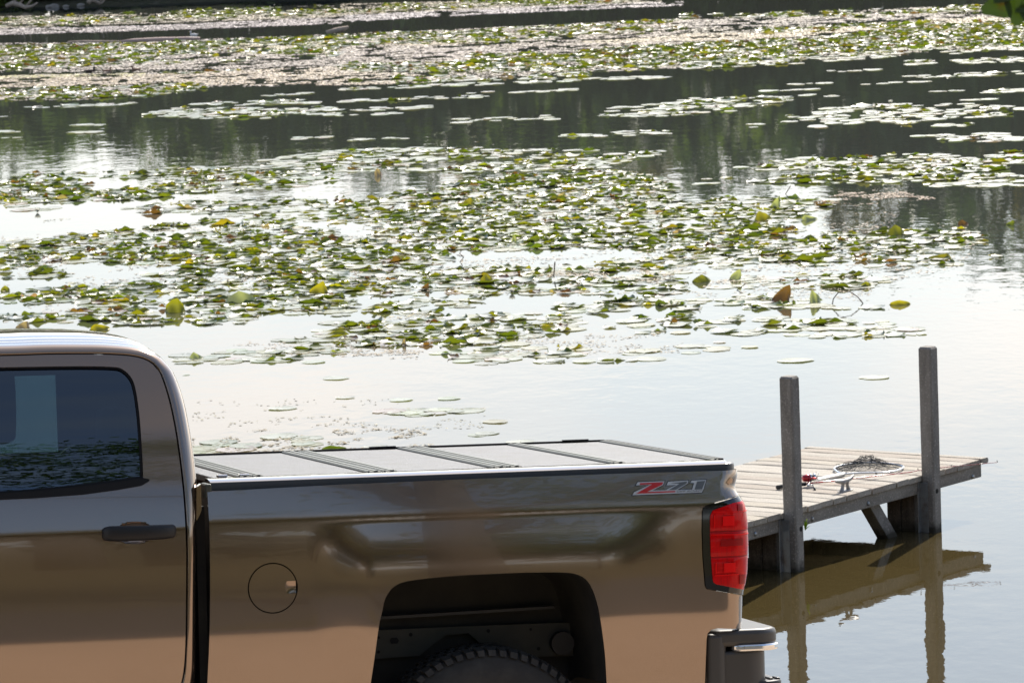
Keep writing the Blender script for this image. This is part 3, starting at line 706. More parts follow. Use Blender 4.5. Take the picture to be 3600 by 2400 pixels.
def cab_shell():
    V = []; rows = []
    t = np.stack([np.gradient(path[:, 0]), np.gradient(path[:, 1])], 1); t /= np.linalg.norm(t, axis=1)[:, None]
    o = np.stack([-t[:, 1], t[:, 0]], 1); o[o[:, 1] < -.05] = [1, 0]
    o /= np.linalg.norm(o, axis=1)[:, None]
    for i in range(2):                                   # even out the outward direction along the path
        o = (o + np.roll(o, 1, 0) + np.roll(o, -1, 0)); o[0] = [0, 1]; o[-1] = [1, 0]; o /= np.linalg.norm(o, axis=1)[:, None]
    for (x, z, w), (ox, oz) in zip(path, o):
        e = 1e-3; S = np.array([x, D_cab(x, z), z]); T = np.array([ox, float(D_cab(x, z + oz * e) - D_cab(x, z)) / e, oz]); T /= np.linalg.norm(T)
        dz = np.array([0, float(D_cab(x, z + e) - D_cab(x, z)) / e, 1]); Nn = np.cross(np.array([1, 0, 0]), dz); Nn /= np.linalg.norm(Nn)   # towards the camera side
        Nin = -Nn; up = max(0.0, oz); amax = rad(90 - 34 * up); q = w * (1.15 + .2 * up)
        row = []
        st = .0035
        for a in [-1] + list(np.linspace(0, 1, 15)):
            if a < 0: p = S + T * st + Nin * .012
            else:
                f = a * amax; p = S + T * (st + (w - st) * math.sin(f)) + Nin * q * (1 - math.cos(f))
            row.append(p)
        p = row[-1]
        for (dy, dzz) in ((.02, .0065), (.035, .0095), (.045, .0075), (.055, .0075), (.066, .0115), (.10, .0165), (.13, .019), (.14, .0175), (.152, .0215), (.22, .027), (.34, .032), (.50, .035), (.66, .036), (.9, .034), (1.15, .024), (1.3, -.01)):
            row.append(p + np.array([ox * dzz * .15, dy * (1 + .30 * (1 - up)), dzz * up]))
        rows.append(row)
    k = len(rows[0]); V = [(p[0], p[1], p[2] - GROUND) for r in rows for p in r]
    Fc = [(i * k + j, i * k + j + 1, (i + 1) * k + j + 1, (i + 1) * k + j) for i in range(len(rows) - 1) for j in range(k - 1)]
    return obj("cab_shell", V, Fc, M_paint, truck, True)
cab_shell()
# trim foot of the cab corner and the dark gap behind it
mb = MB(); mb.box((-1.10, -.86, -.50 - GROUND), (.03, .10, .82)); mb.obj("gap_filler", M_inner, truck)
cf = np.array([on_y(p, -.93) for p in [(690, 1712), (706, 1700), (708, 1790), (700, 1812), (690, 1830)]])
obj("cab_corner_foot", [(p[0], -.935, p[2] - GROUND) for p in cf] + [(p[0], -.90, p[2] - GROUND) for p in cf], [(4, 3, 2, 1, 0), (0, 1, 6, 5), (1, 2, 7, 6), (2, 3, 8, 7), (3, 4, 9, 8)], M_paint, truck)
# far side and inside of the cab
far = on_y((217, 1317), .80); farb = on_y((217, 1600), .88)
def far_s(s, t): return np.stack([s, .93 - np.clip(t, -.2, .5) * .40, t - GROUND], 1)
M_lin = mat("cab_lining", (.012, .016, .026), .7)
panel("far_door", [(-3.0, -.9), (-1.08, -.9), (-1.09, .20), (-1.13, .33), (-1.24, .42), (-3.0, .44)], far_s, .1, M_lin, truck, holes=[[(-2.02, farb[2]), (far[0], farb[2]), (far[0] - .02, far[2]), (-1.98, far[2])], [(-2.95, farb[2]), (-2.12, farb[2]), (-2.12, far[2]), (-2.6, far[2])]], flange=.03)
panel("far_window_glass", [(-2.03, farb[2] - .01), (far[0] + .01, farb[2] - .01), (far[0] - .01, far[2] + .01), (-1.98, far[2] + .01)], lambda s, t: far_s(s, t) + [0, .012, 0], .2, M_glass, truck, flange=0)
mb = MB(); mb.box((-2.05, 0, -.86 - GROUND), (1.9, 1.7, .04)); mb.obj("cab_floor", M_lin, truck)
mb = MB(); mb.box((-2.22, .05, .41 - GROUND), (1.50, 1.2, .02)); mb.obj("headliner", M_lin, truck)
mb = MB(); mb.box((-3.02, 0, -.2 - GROUND), (.03, 1.6, 1.3)); mb.obj("dashboard_wall", M_lin, truck)
def pillow(name, c, d, parent, m):
    bm = bmesh.new(); bmesh.ops.create_cube(bm, size=1)
    bmesh.ops.subdivide_edges(bm, edges=bm.edges[:], cuts=4, use_grid_fill=True)
    for v in bm.verts:
        p = v.co * 2; q = Vector((p.x * math.sqrt(1 - p.y * p.y / 3 - p.z * p.z / 3 + p.y ** 2 * p.z ** 2 / 4), p.y * math.sqrt(max(0, 1 - p.z ** 2 / 3 - p.x ** 2 / 3)), p.z * math.sqrt(max(0, 1 - p.x ** 2 / 3 - p.y ** 2 / 3))))
        v.co = (p * .45 + q * .55) * .5; v.co = Vector((v.co.x * d[0], v.co.y * d[1], v.co.z * d[2]))
    me = bpy.data.meshes.new(name); bm.to_mesh(me); bm.free(); me.materials.append(m); me.polygons.foreach_set("use_smooth", [True] * len(me.polygons))
    return link(name, me, parent, (c[0], c[1], c[2] - GROUND))
rs = empty("rear_seat"); rs.parent = truck
h1 = on_y((402, 1545), .10); h2 = on_y((440, 1625), -.42)
pillow("seat_back", (-1.30, 0, -.22), (.20, 1.5, .62), rs, M_seat)
pillow("headrest", (h1[0] + .0, .10, h1[2] + .03), (.11, .26, .18), rs, M_seat)
pillow("headrest", (h2[0] + .01, -.42, h2[2] + .035), (.11, .26, .14), rs, M_seat)
fs = empty("front_seat"); fs.parent = truck
h3 = on_y((25, 1420), .3)
pillow("seat_back", (-1.98, .40, -.05), (.18, .52, .70), fs, M_seat); pillow("headrest", (h3[0] - .02, .40, h3[2]), (.11, .27, .30), fs, M_seat)
# --- door handle
hd = empty("door_handle"); hd.parent = door
def hpt(px, off): 
    s = on_surf(px, D_cab); return np.array([s[0], float(D_cab(s[:1], s[1:])[0]) - off, s[1] - GROUND])
cup = trace([(412, 1850), (425, 1836), (455, 1833), (500, 1833), (525, 1836), (536, 1850), (538, 1885), (530, 1903), (500, 1910), (450, 1911), (425, 1905), (413, 1890)], D_cab)
cup = catmull(cup, .004, True)
def cup_s(s, t):
    c = cup.mean(0); h = (cup.max(0) - cup.min(0)) / 2; u = ((s - c[0]) / h[0]) ** 2 + ((t - c[1]) / h[1]) ** 2
    return np.stack([s, D_cab(s, t) - .001 + .022 * np.maximum(0, 1 - u) ** .8, t - GROUND], 1)
panel("handle_cup", cup, cup_s, .005, M_paint, hd, flange=0)
M_hand = mat("dark_handle", (.016, .016, .018), .42, spec=.35)
secs = []
for (px, off, a, b_) in (((359, 1875), .004, .006, .014), ((364, 1876), .012, .010, .022), ((380, 1874), .022, .012, .0255), ((412, 1873), .036, .013, .0265), ((450, 1871), .041, .013, .026), ((500, 1870), .042, .013, .0255), ((540, 1868), .038, .013, .025), ((575, 1867), .030, .012, .0245), ((604, 1865), .020, .012, .023), ((614, 1865), .012, .010, .018), ((618, 1864), .004, .005, .009)):
    secs.append((hpt(px, off), a, b_))
V = []; n = 16
for (c, a, b_) in secs:
    for i in range(n):
        t = 2 * math.pi * i / n; ct, st_ = math.cos(t), math.sin(t); V.append((c[0], c[1] + a * math.copysign(abs(ct) ** .7, ct), c[2] + b_ * math.copysign(abs(st_) ** .7, st_)))
Fc = [(j * n + i, j * n + (i + 1) % n, (j + 1) * n + (i + 1) % n, (j + 1) * n + i) for j in range(len(secs) - 1) for i in range(n)] + [tuple(range(n)), tuple(range((len(secs) - 1) * n, len(secs) * n))[::-1]]
obj("handle_bar", V, Fc, M_hand, hd, True)
# ------------------------------------------------------------------ dock
DO = np.array([1.7219, 30.3249, .359]); DA_ = .943; PITCHP = .146; DW = 1.30
DA = np.array([math.cos(DA_), math.sin(DA_), 0]); DB = np.array([-math.sin(DA_), math.cos(DA_), 0]); DZ = .359
dock = empty("dock", matrix=Matrix(((DA[0], DB[0], 0, DO[0]), (DA[1], DB[1], 0, DO[1]), (0, 0, 1, 0), (0, 0, 0, 1))), label="grey plank dock on square posts reaching out over the water", cat="dock")
DMi = np.linalg.inv(np.array([[DA[0], DB[0], 0, DO[0]], [DA[1], DB[1], 0, DO[1]], [0, 0, 1, 0], [0, 0, 0, 1]]))
def dk(P): return (DMi @ np.array([*P, 1]))[:3]             # world -> dock frame (along, across, up)
z5 = lambda x, y: (2600 + x / 1.96, 1200 + y / 1.96)
z7 = lambda x, y: (2680 + x / 4.48, 1550 + y / 4.48)
def wood(name, c1, c2, wet=False, st=(1, 1, 1)):
    return mat(name, c1, .85, spec=.3, noise=[(5, c2, .38, .68, st), (95, tuple(min(1, k * 1.7) for k in c1), .55, .72), (110, tuple(k * .4 for k in c1), .57, .75)], bump=[(60, .35, .004, st), (260, .4, .002)], wet=wet)
M_plank = [wood("deck_board_a", (.41, .375, .325), (.325, .295, .25), st=(6, .6, 6)), wood("deck_board_b", (.38, .345, .30), (.30, .27, .23), st=(6, .6, 6)), wood("deck_board_c", (.44, .405, .355), (.345, .315, .27), st=(6, .6, 6)), wood("deck_board_d", (.37, .325, .275), (.29, .25, .21), st=(6, .6, 6)), wood("deck_board_e", (.41, .37, .31), (.33, .295, .24), st=(6, .6, 6))]
M_post = wood("grey_recycled_post", (.285, .265, .24), (.185, .168, .15), True, st=(3, 3, .7))
M_beam = wood("grey_beam", (.30, .275, .24), (.19, .175, .155), st=(.7, 3, 3))
M_pile = wood("wet_dark_board", (.17, .14, .115), (.07, .057, .045), True, st=(3, 3, .6))
M_steel = mat("galvanised_steel", (.33, .35, .37), .45, metal=.8, noise=[(20, (.22, .2, .19), .5, .7)])
pls = []
for i in range(10):                  # a few boards with their own worn edges
    mb = MB(); ys = np.linspace(-.012, DW + .008, 15); prof = [(.0035, -.036), (.0035, -.010), (.0060, -.003), (.014, 0), (.132, 0), (.140, -.003), (.1425, -.010), (.1425, -.036)]
    V = []; k = len(prof); r_ = np.random.default_rng(i)
    for j, y in enumerate(ys):
        yy = y + (r_.normal(0, .003) if j in (0, 14) else 0)
        for (x, z) in prof: V.append((x + r_.normal(0, .0006), yy, z + r_.normal(0, .0008) - (.004 if j in (0, 14) and z > -.01 else 0)))
    Fc = [(j * k + q, j * k + (q + 1) % k, (j + 1) * k + (q + 1) % k, (j + 1) * k + q) for j in range(14) for q in range(k)] + [tuple(range(k))[::-1], tuple(range(14 * k, 15 * k))]
    me = meshdata("plank", V, [f[::-1] for f in Fc], M_plank[i % 5]); pls.append(me)
for k in range(-52, 14):
    o = link("plank", pls[int(rng.integers(0, 10))], dock, (k * PITCHP, rng.normal(0, .004), DZ + rng.normal(0, .0012)))
    o.rotation_euler = (rng.normal(0, .0015), 0, rng.normal(0, .0012))
# end nosing board
mb = MB(); n = 9; V = []
for y in np.linspace(-.015, DW + .01, 9):
    for i in range(n): 
        a = math.pi * i / (n - 1); V.append((14 * PITCHP + .004 + .062 + .018 * math.sin(a), y, DZ - .018 + .018 * math.cos(a)))
    V.append((14 * PITCHP + .004, y, DZ - .036)); V.append((14 * PITCHP + .004, y, DZ))
k = n + 2
obj("plank", V, [(j * k + q, (j + 1) * k + q, (j + 1) * k + (q + 1) % k, j * k + (q + 1) % k) for j in range(8) for q in range(k)] + [tuple(range(k)), tuple(range(8 * k, 9 * k))[::-1]], M_plank[0], dock, False)
def beam(name, x0, x1, y0, y1, z0, z1, m, parent, seg=40, w=.006):
    mb = MB(); mb.box(((x0 + x1) / 2, (y0 + y1) / 2, (z0 + z1) / 2), (x1 - x0, y1 - y0, z1 - z0)); bevel_bake(me_ := meshdata(name, mb.V, mb.F, m), w); return link(name, me_, parent)
FT, FB = DZ - .037, DZ - .037 - .084
fas = beam("side_beam", -7.6, 14 * PITCHP + .03, .006, .044, FB, FT, M_beam, dock)
beam("side_beam", -7.6, 14 * PITCHP + .03, DW - .044, DW - .006, FB, FT, M_beam, dock)
beam("end_beam", 14 * PITCHP - .02, 14 * PITCHP + .018, .046, DW - .046, FB, FT, M_beam, dock)
beam("centre_beam", -7.6, 14 * PITCHP - .03, DW / 2 - .02, DW / 2 + .02, FB, FT, M_beam, dock)
for (zx, zy) in ((112, 1325), (505, 1222), (891, 1115), (1611, 931)):        # bolts through the side beam
    p = dk(on_level(z5(zx, zy), FT - .04)); 
    d = ray(z5(zx, zy)); nB = -DB; t = ((DO - CAM) @ nB) / (d @ nB); p = dk(CAM + d * t)
    mb = MB(); mb.tube([(p[0], .008, p[2]), (p[0], .001, p[2]), (p[0], -.004, p[2])], [.0145, .0135, .007], 12); shade(mb.obj("bolt_head", M_steel, fas, False))
def plane_hit(px, across):
    d = ray(px); nB = -DB; O = DO + DB * across; t = ((O - CAM) @ nB) / (d @ nB); return dk(CAM + d * t)
posts = []
for (bx, by, tx, ty) in ((380, 1560, 350, 236), (1330, 1328, 1290, 36)):
    p = plane_hit(z5(bx, by), -.053); q = plane_hit(z5(tx, ty), -.053)
    a = .0455; x = p[0]; zt = q[2]
    mb = MB(); V = []
    for z in np.concatenate([np.linspace(-1.2, zt - .012, 26), [zt]]):
        s = a if z < zt else a - .008
        c_ = .010
        for (sx, sy) in ((-1, -1), (1, -1), (1, 1), (-1, 1)):
            for (ux, uy) in (((sx * s, sy * (s - c_)), (sx * (s - c_), sy * s)) if sx * sy > 0 else ((sx * (s - c_), sy * s), (sx * s, sy * (s - c_)))):
                V.append((x + ux + rng.normal(0, .0004), -.053 + uy + rng.normal(0, .0004), z))
    Fc = [(j * 8 + i, j * 8 + (i + 1) % 8, (j + 1) * 8 + (i + 1) % 8, (j + 1) * 8 + i) for j in range(26) for i in range(8)] + [tuple(range(26 * 8, 27 * 8))]
    po = obj("post", V, Fc, M_post, dock); posts.append((po, x, zt))
for (po, x, zt), hz in zip(posts, ((423, 1290), (1360, 1030))):
    h = plane_hit(z5(*hz), -.053 - .0455)
    mb = MB(); mb.tube([(h[0], -.053 - .0445, h[2]), (h[0], -.053 - .0468, h[2]), (h[0], -.053 - .0468, h[2]), (h[0], -.06, h[2])], [.0155, .0155, .0125, .0125], 16, False); mb.obj("bolt_hole", M_inner, po)
    mb = MB(); mb.tube([(h[0], -.053 - .040, h[2]), (h[0], -.053 - .0462, h[2])], [.013, .013], 16); mb.obj("bolt_hole", M_gloss, po)
    # steel angle between post and beam, boards behind
    mb = MB(); mb.box((x - .050, -.020, (FT - .01 - .5) / 2), (.006, .072, FT - .01 + .5)); mb.box((x - .047, .003, (FT - .01 - .5) / 2), (.05, .005, FT - .01 + .5)); bevelled(mb.obj("steel_angle", M_steel, dock), .001)
    for (c, w) in ((.098, .098), (.202, .100)):
        beam("pile_board", x - .035, x + .035, c - w / 2 + .004, c + w / 2, -1.2, FB + .002 if c < 0 else FB - .002, M_pile, dock, w=.004)
    for c in (DW - .07, DW - .18):
        beam("pile_board", x - .035, x + .035, c - .05, c + .05, -1.2, FB - .002, M_pile, dock, w=.004)
for x in (-4.2, -6.6):
    for c in (.10, DW - .10): beam("pile_board", x - .045, x + .045, c - .045, c + .045, -1.2, FB - .002, M_pile, dock, w=.004)
# diagonal brace
b0 = plane_hit(z5(912, 1160), .10); b1 = plane_hit(z5(1012, 1335), .10)
dv = Vector((b1[0] - b0[0], 0, b1[2] - b0[2])); ln = dv.length; dv.normalize()
mb = MB(); ang = math.atan2(dv.x, -dv.z)
Mx = Matrix.Rotation(-ang, 4, 'Y')
mb.box(((b0[0] + b1[0]) / 2 + dv.x * .2, .10, (b0[2] + b1[2]) / 2 + dv.z * .2), (.085, .085, ln + .56), Mx)
link("brace", bevel_bake(meshdata("brace", mb.V, mb.F, M_post), .007), dock)

# mooring cleat, bolted to the deck
cp = dk(on_level(z7(1305, 785), DZ))
cl = empty("cleat", (cp[0], cp[1], DZ)); cl.parent = dock
M_cast = mat("cast_grey_metal", (.30, .29, .285), .5, metal=.45, bump=[(180, .3, .001)])
mb = MB(); hx = np.linspace(-.10, .10, 13)
mb.tube([(x, 0, .062 + .010 * (abs(x) / .1) ** 2 + (.010 if x > .06 else 0) * (x - .06) / .04) for x in hx], [.0085 + .006 * (1 - (abs(x) / .1) ** 1.5) for x in hx], 12)
shade(mb.obj("horn", M_cast, cl))
for s in (-1, 1):
    mb = MB(); zs_ = np.linspace(.0, .06, 8); mb.tube([(s * (.040 - .018 * math.sin(z / .06 * math.pi / 2)), 0, z) for z in zs_], [.017 - .007 * math.sin(z / .06 * math.pi) for z in zs_], 12); shade(mb.obj("leg", M_cast, cl))
mb = MB(); mb.box((0, 0, .003), (.115, .045, .006)); bevelled(mb.obj("base_plate", M_cast, cl), .003)

# ------------------------------------------------------------------ fishing rod and landing net on the deck
M_blank = mat("red_rod_blank_painted_glare", (.55, .30, .27), .15, coat=1, noise=[(30, (.42, .03, .03), .42, .5)])  # pinkish-white glare is painted into the red blank's colour
M_foam = mat("black_foam_grip", (.02, .02, .022), .7, bump=[(250, .4, .001)])
M_redm = mat("red_anodised", (.40, .012, .02), .22, metal=.7, coat=.6)
M_sil = mat("silver_metal", (.62, .63, .65), .25, metal=.9)
def lv(px, h): return Vector(on_level(px, DZ + h))
rp_ = [(z7(228, 728), .016), (z7(330, 708), .018), (z7(690, 672), .026), (z7(870, 650), .028), (z7(1150, 622), .026), (z7(1480, 584), .022), (z7(1900, 536), .018), (z7(2330, 489), .015), (z5(1235, 886), .013), (z5(1460, 861), .014), (z5(1640, 845), .018), (z5(1776, 832), .022)]
RP = [lv(*q) for q in rp_]
rod = empty("fishing_rod", tuple(RP[0]), label="red fishing rod with a red and silver spinning reel lying on the dock", cat="fishing rod")
ro = Vector(RP[0])
lp = [p - ro for p in RP]
mb = MB(); mb.tube([lp[0], lp[0].lerp(lp[1], .1), lp[1], lp[2]], [.011, .0135, .0135, .012], 12); shade(mb.obj("grip", M_foam, rod))
rr_ = np.linspace(.0062, .0016, len(lp) - 2)
mb = MB(); mb.tube(lp[2:], list(rr_), 8); shade(mb.obj("blank", M_blank, rod))
ax = (lp[3] - lp[2]).normalized(); zu = Vector((0, 0, 1)); sd = ax.cross(zu).normalized(); zu = sd.cross(ax)
reel = empty("reel"); reel.parent = rod
rc = lv(z7(752, 575), .055) - ro
mb = MB(); prof = [(-.040, .010), (-.036, .018), (-.02, .023), (0, .024), (.008, .021)]
mb.tube([rc + ax * (a - .012) for a, _ in prof], [r for _, r in prof], 16); shade(mb.obj("reel_body", M_redm, reel))
prof = [(-.004, .019), (0, .026), (.004, .026), (.006, .020), (.024, .020), (.026, .0255), (.031, .0255), (.033, .018), (.040, .012)]
mb = MB(); mb.tube([rc + ax * a for a, _ in prof], [r for _, r in prof], 18); shade(mb.obj("spool", M_sil, reel))
mb = MB(); mb.tube([rc + ax * .0105, rc + ax * .0205], [.0207, .0207], 18); mb.obj("line", M_black, reel)
for s in (-1, 1):
    mb = MB(); mb.tube([rc + sd * s * .020 - ax * .02, rc + sd * s * .032 - ax * .004, rc + sd * s * .034 + ax * .02, rc + sd * s * .030 + ax * .034], [.006, .006, .005, .004], 8); shade(mb.obj("rotor_arm", M_redm, reel))
mb = MB(); mb.tube([rc + sd * .030 + ax * .034, rc + sd * .02 + zu * .022 + ax * .048, rc + zu * .031 + ax * .05, rc - sd * .02 + zu * .022 + ax * .046, rc - sd * .030 + ax * .034], .0016, 6); shade(mb.obj("bail_wire", M_sil, reel))
mb = MB(); foot = lp[2].lerp(lp[3], .25); mb.tube([rc - ax * .02 - zu * .012, (rc + foot) / 2 - ax * .006, foot], [.009, .006, .008], 8); shade(mb.obj("reel_foot", M_redm, reel))
mb = MB(); k0 = rc - zu * .01 + sd * .02; k1 = lv(z7(715, 700), .02) - ro; k2 = lv(z7(800, 690), .025) - ro; k3 = lv(z7(828, 768), .004) - ro
mb.tube([k0, k1, k2], [.006, .006, .005], 8); shade(mb.obj("crank_arm", M_sil, reel))
mb = MB(); mb.tube([k2, k2.lerp(k3, .5), k3], [.004, .005, .007], 10); shade(mb.obj("crank_knob", M_black, reel))
for px in (z7(1800, 532), z5(940, 921), z5(1230, 886), z5(1460, 861), z5(1776, 832)):
    c = lv(px, .020) - ro; r = .009 if px[0] < 3150 else .006
    mb = MB(); mb.tube([c + (zu * (math.sin(a) * r + r) + sd * math.cos(a) * r) for a in np.linspace(0, 2 * math.pi, 13)], .0013, 5, False); mb.tube([c, c + zu * r * .3], .002, 5); mb.obj("line_guide", M_black, rod)

hp = [(z7(872, 612), .020), (z7(1080, 565), .016), (z7(1285, 520), .013)]
HP = [lv(*q) for q in hp]; no = Vector(HP[0])
net = empty("landing_net", tuple(HP[0]), label="aluminium landing net with crumpled black netting lying on the dock", cat="landing net")
M_nalu = mat("brushed_net_aluminium", (.66, .68, .70), .28, metal=.9)
mb = MB(); mb.tube([p - no for p in HP], [.0135, .0135, .012], 6); mb.obj("handle", M_nalu, net)
hoop_px = [(1285, 515), (1500, 503), (1750, 498), (1950, 490), (2090, 470), (2190, 435), (2225, 405), (2170, 385), (2000, 355), (1800, 342), (1600, 340), (1400, 358), (1230, 388), (1150, 415), (1135, 440), (1165, 470), (1215, 500), (1280, 518)]
HQ = [np.array(lv(z7(*q), .014)) for q in hoop_px]
hc = catmull(HQ, .03)
mb = MB(); mb.tube([Vector(p) - no for p in hc], .0068, 8); shade(mb.obj("hoop", M_nalu, net))
M_cord = mat("black_net_cord", (.010, .010, .012), .6)
mb = MB(); r_ = np.random.default_rng(3)
cen = np.mean(HQ, 0); ringp = catmull(HQ, .012)
nu, nv = 34, 9
heap = np.array(lv(z7(1640, 300), .0)); heap2 = np.array(lv(z7(1120, 445), 0)); rt = np.array(lv(z7(2200, 350), 0))
Gd = np.zeros((nu, nv, 3)); ph = r_.uniform(0, 6, 8)
for i in range(nu):
    a = ringp[int(i / nu * len(ringp)) % len(ringp)]
    for j in range(nv):
        t = j / (nv - 1); tgt = heap + (cen - heap) * .25
        bag = a + (tgt - a) * (.86 * t ** .95)
        wob = .034 * t * (1 - t) * 4
        bag = bag + np.array([r_.normal(0, wob * .7), r_.normal(0, wob), 0])
        dh = np.linalg.norm((bag - heap)[:2] * [1.0, .75])
        z = DZ + .008 + .060 * math.exp(-(dh / .11) ** 2) * (.55 + .45 * math.sin(i * .9 + ph[0]) ** 2) + .035 * math.exp(-(np.linalg.norm((bag - rt)[:2]) / .08) ** 2) + .016 * t * abs(math.sin(i * 1.7 + j * 1.1 + ph[1])) + abs(r_.normal(0, .006))
        Gd[i, j] = (bag[0], bag[1], z if j else a[2] + .006)
cords = []
for i in range(nu):
    for j in range(nv - 1):
        i2 = (i + (1 if j % 2 else 0)) % nu; i3 = (i2 - 1) % nu if j % 2 == 0 else i2
        cords.append((Gd[i, j], Gd[(i + (j % 2)) % nu, j + 1])); cords.append((Gd[i, j], Gd[(i - 1 + (j % 2)) % nu, j + 1]))
for (a, c) in cords:
    m_ = (a + c) / 2 + r_.normal(0, .004, 3); m_[2] = max(m_[2], DZ + .004)
    mb.tube([Vector(a) - no, Vector(m_) - no, Vector(c) - no], .0010, 3, False)
nt_ = mb.obj("netting", M_cord, net); nt_["kind"] = "stuff"
# weed sprig growing from the nearer post
M_weed = mat("bright_weed", (.22, .36, .02), .5, trans=(.5, (1.6, 1.6, 1.0)))
wb = plane_hit(z5(452, 1300), -.02); wo_ = DO * [1, 1, 0] + DA * wb[0] + DB * wb[1] + np.array([0, 0, wb[2]])
weed = empty("weed_sprig", tuple(wo_), label="small bright green weed sprouting from the nearer dock post", cat="plant")
for i in range(7):
    a = r_.uniform(0, 6.3); h = r_.uniform(.03, .085); sp_ = r_.uniform(.008, .02); d = Vector((math.cos(a) * .6 + .5, math.sin(a), 0)) * sp_; w = r_.uniform(.003, .006)
    pts = [Vector((0, 0, 0)) + d * t * (1 + t) + Vector((0, 0, h * t * (1.3 - .4 * t))) for t in np.linspace(0, 1, 5)]
    sdv = Vector((1, .2, 0)); V = []
    for t, p in zip(np.linspace(0, 1, 5), pts): V += [p - sdv * w * math.sin(math.pi * (t * .85 + .1)), p + sdv * w * math.sin(math.pi * (t * .85 + .1))]
    obj("blade", V, [(2 * j, 2 * j + 1, 2 * j + 3, 2 * j + 2) for j in range(4)], M_weed, weed, True)
# ------------------------------------------------------------------ trees
M_leaf = [mat("leaf_dark", (.045, .075, .018), .5, noise=[(1.1, (.07, .10, .02), .4, .65)], trans=(.35, (1.5, 1.7, .8))),
          mat("leaf_mid", (.075, .115, .022), .5, noise=[(1.1, (.11, .14, .03), .4, .65)], trans=(.35, (1.5, 1.7, .8))),
          mat("leaf_olive", (.12, .115, .03), .5, noise=[(1.1, (.16, .13, .035), .4, .65)], trans=(.35, (1.5, 1.5, .8))),
          mat("leaf_yellow", (.34, .24, .03), .5, trans=(.4, (1.4, 1.3, .7)))]
M_bark = mat("bark", (.10, .08, .06), .9, noise=[(8, (.17, .15, .12), .45, .7, (4, 4, 1))], bump=[(20, .8, .03, (4, 4, 1))])
def crown_mesh(name, R, n, leaf, seed, m):
    """leaf clumps spread through a crown; R = half sizes, centre at its middle"""
    r = np.random.default_rng(seed); nc = max(8, n // 55)
    d = r.normal(size=(nc, 3)); d /= np.linalg.norm(d, axis=1)[:, None]; c = d * (r.uniform(.25, 1, (nc, 1)) ** .45)
    c *= 1 + .18 * np.sin(d[:, :1] * 4 + seed) * np.cos(d[:, 1:2] * 5)
    pick = r.integers(0, nc, n); sz = r.uniform(.12, .26, nc)
    p = c[pick] + r.normal(size=(n, 3)) * sz[pick][:, None] * .55
    p *= R
    q = r.normal(size=(n, 3)); q /= np.linalg.norm(q, axis=1)[:, None]; t = np.cross(q, r.normal(size=(n, 3))); t /= np.linalg.norm(t, axis=1)[:, None]
    s = np.cross(q, t); L = leaf * r.uniform(.6, 1.25, (n, 1))
    V = np.stack([p - t * L, p - s * L * .45 + q * L * .12, p + t * L, p + s * L * .45 + q * L * .12], 1).reshape(-1, 3)
    Fc = np.arange(4 * n).reshape(-1, 4)
    return meshdata(name, V, Fc, m)
def trunk_mesh(name, h, r0, crown_c, R, seed):
    r = np.random.default_rng(seed); mb = MB()
    pts = [Vector((0, 0, -.2))] + [Vector((r.normal(0, .04 * h * t), r.normal(0, .04 * h * t), h * t)) for t in (.25, .5, .75, 1)]
    mb.tube(pts, [r0 * 1.25, r0, r0 * .8, r0 * .6, r0 * .25], 8)
    for i in range(7):
        a = i * 2.4 + r.uniform(0, 1); b0 = pts[2].lerp(pts[3], r.uniform(-.5, 1)); e = Vector((math.cos(a) * R[0] * .75, math.sin(a) * R[1] * .75, crown_c + r.uniform(-.4, .6) * R[2]))
        mb.tube([b0, b0.lerp(e, .5) + Vector((0, 0, .06 * h)), e], [r0 * .42, r0 * .25, r0 * .08], 5)
    return meshdata(name, mb.V, mb.F, M_bark, True)
TREES = []
for i, (R, cz, h, n, leaf, lm) in enumerate([((1.5, 1.4, 1.5), 2.2, 2.6, 2600, .13, 0), ((1.3, 1.3, 1.9), 2.9, 3.6, 2600, .13, 1), ((1.9, 1.7, 1.25), 1.7, 2.0, 2600, .13, 0), ((1.4, 1.3, 1.6), 2.5, 3.0, 2200, .12, 2), ((.8, .8, 1.2), 2.0, 2.4, 1400, .11, 3), ((1.1, 1.0, .8), .75, 1.0, 1600, .11, 1)]):
    TREES.append((crown_mesh("crown", np.array(R), n, leaf, 20 + i, M_leaf[lm]), trunk_mesh("trunk", h, .05 * h ** .7, cz, R, 40 + i), cz))
def tree(name, kind, x, y, z, s, rz, label, group):
    cm, tm2, cz = TREES[kind]
    t = empty(name, (x, y, z), label, "shrub" if kind == 5 else "tree", group); t.rotation_euler = (0, 0, rz); t.scale = (s, s, s)
    link("crown", cm, t, (0, 0, cz)); link("trunk", tm2, t); return t
r_ = np.random.default_rng(8)
ORD = "first second third fourth fifth sixth seventh eighth ninth tenth eleventh twelfth thirteenth fourteenth fifteenth sixteenth seventeenth eighteenth nineteenth twentieth".split()
ordw = lambda n: ORD[n] if n < 20 else ("twenty-" + ORD[n - 20] if n < 29 else ("thirtieth" if n == 29 else "thirty-" + ORD[n - 30]))
KL = ["dark green bushy tree on the far bank, mirrored in the lake", "mid green upright tree on the far bank, mirrored in the lake", "broad low dark green tree on the far bank, mirrored in the lake", "olive tree on the far bank, mirrored in the lake", "small yellow tree on the far bank, mirrored in the lake"]
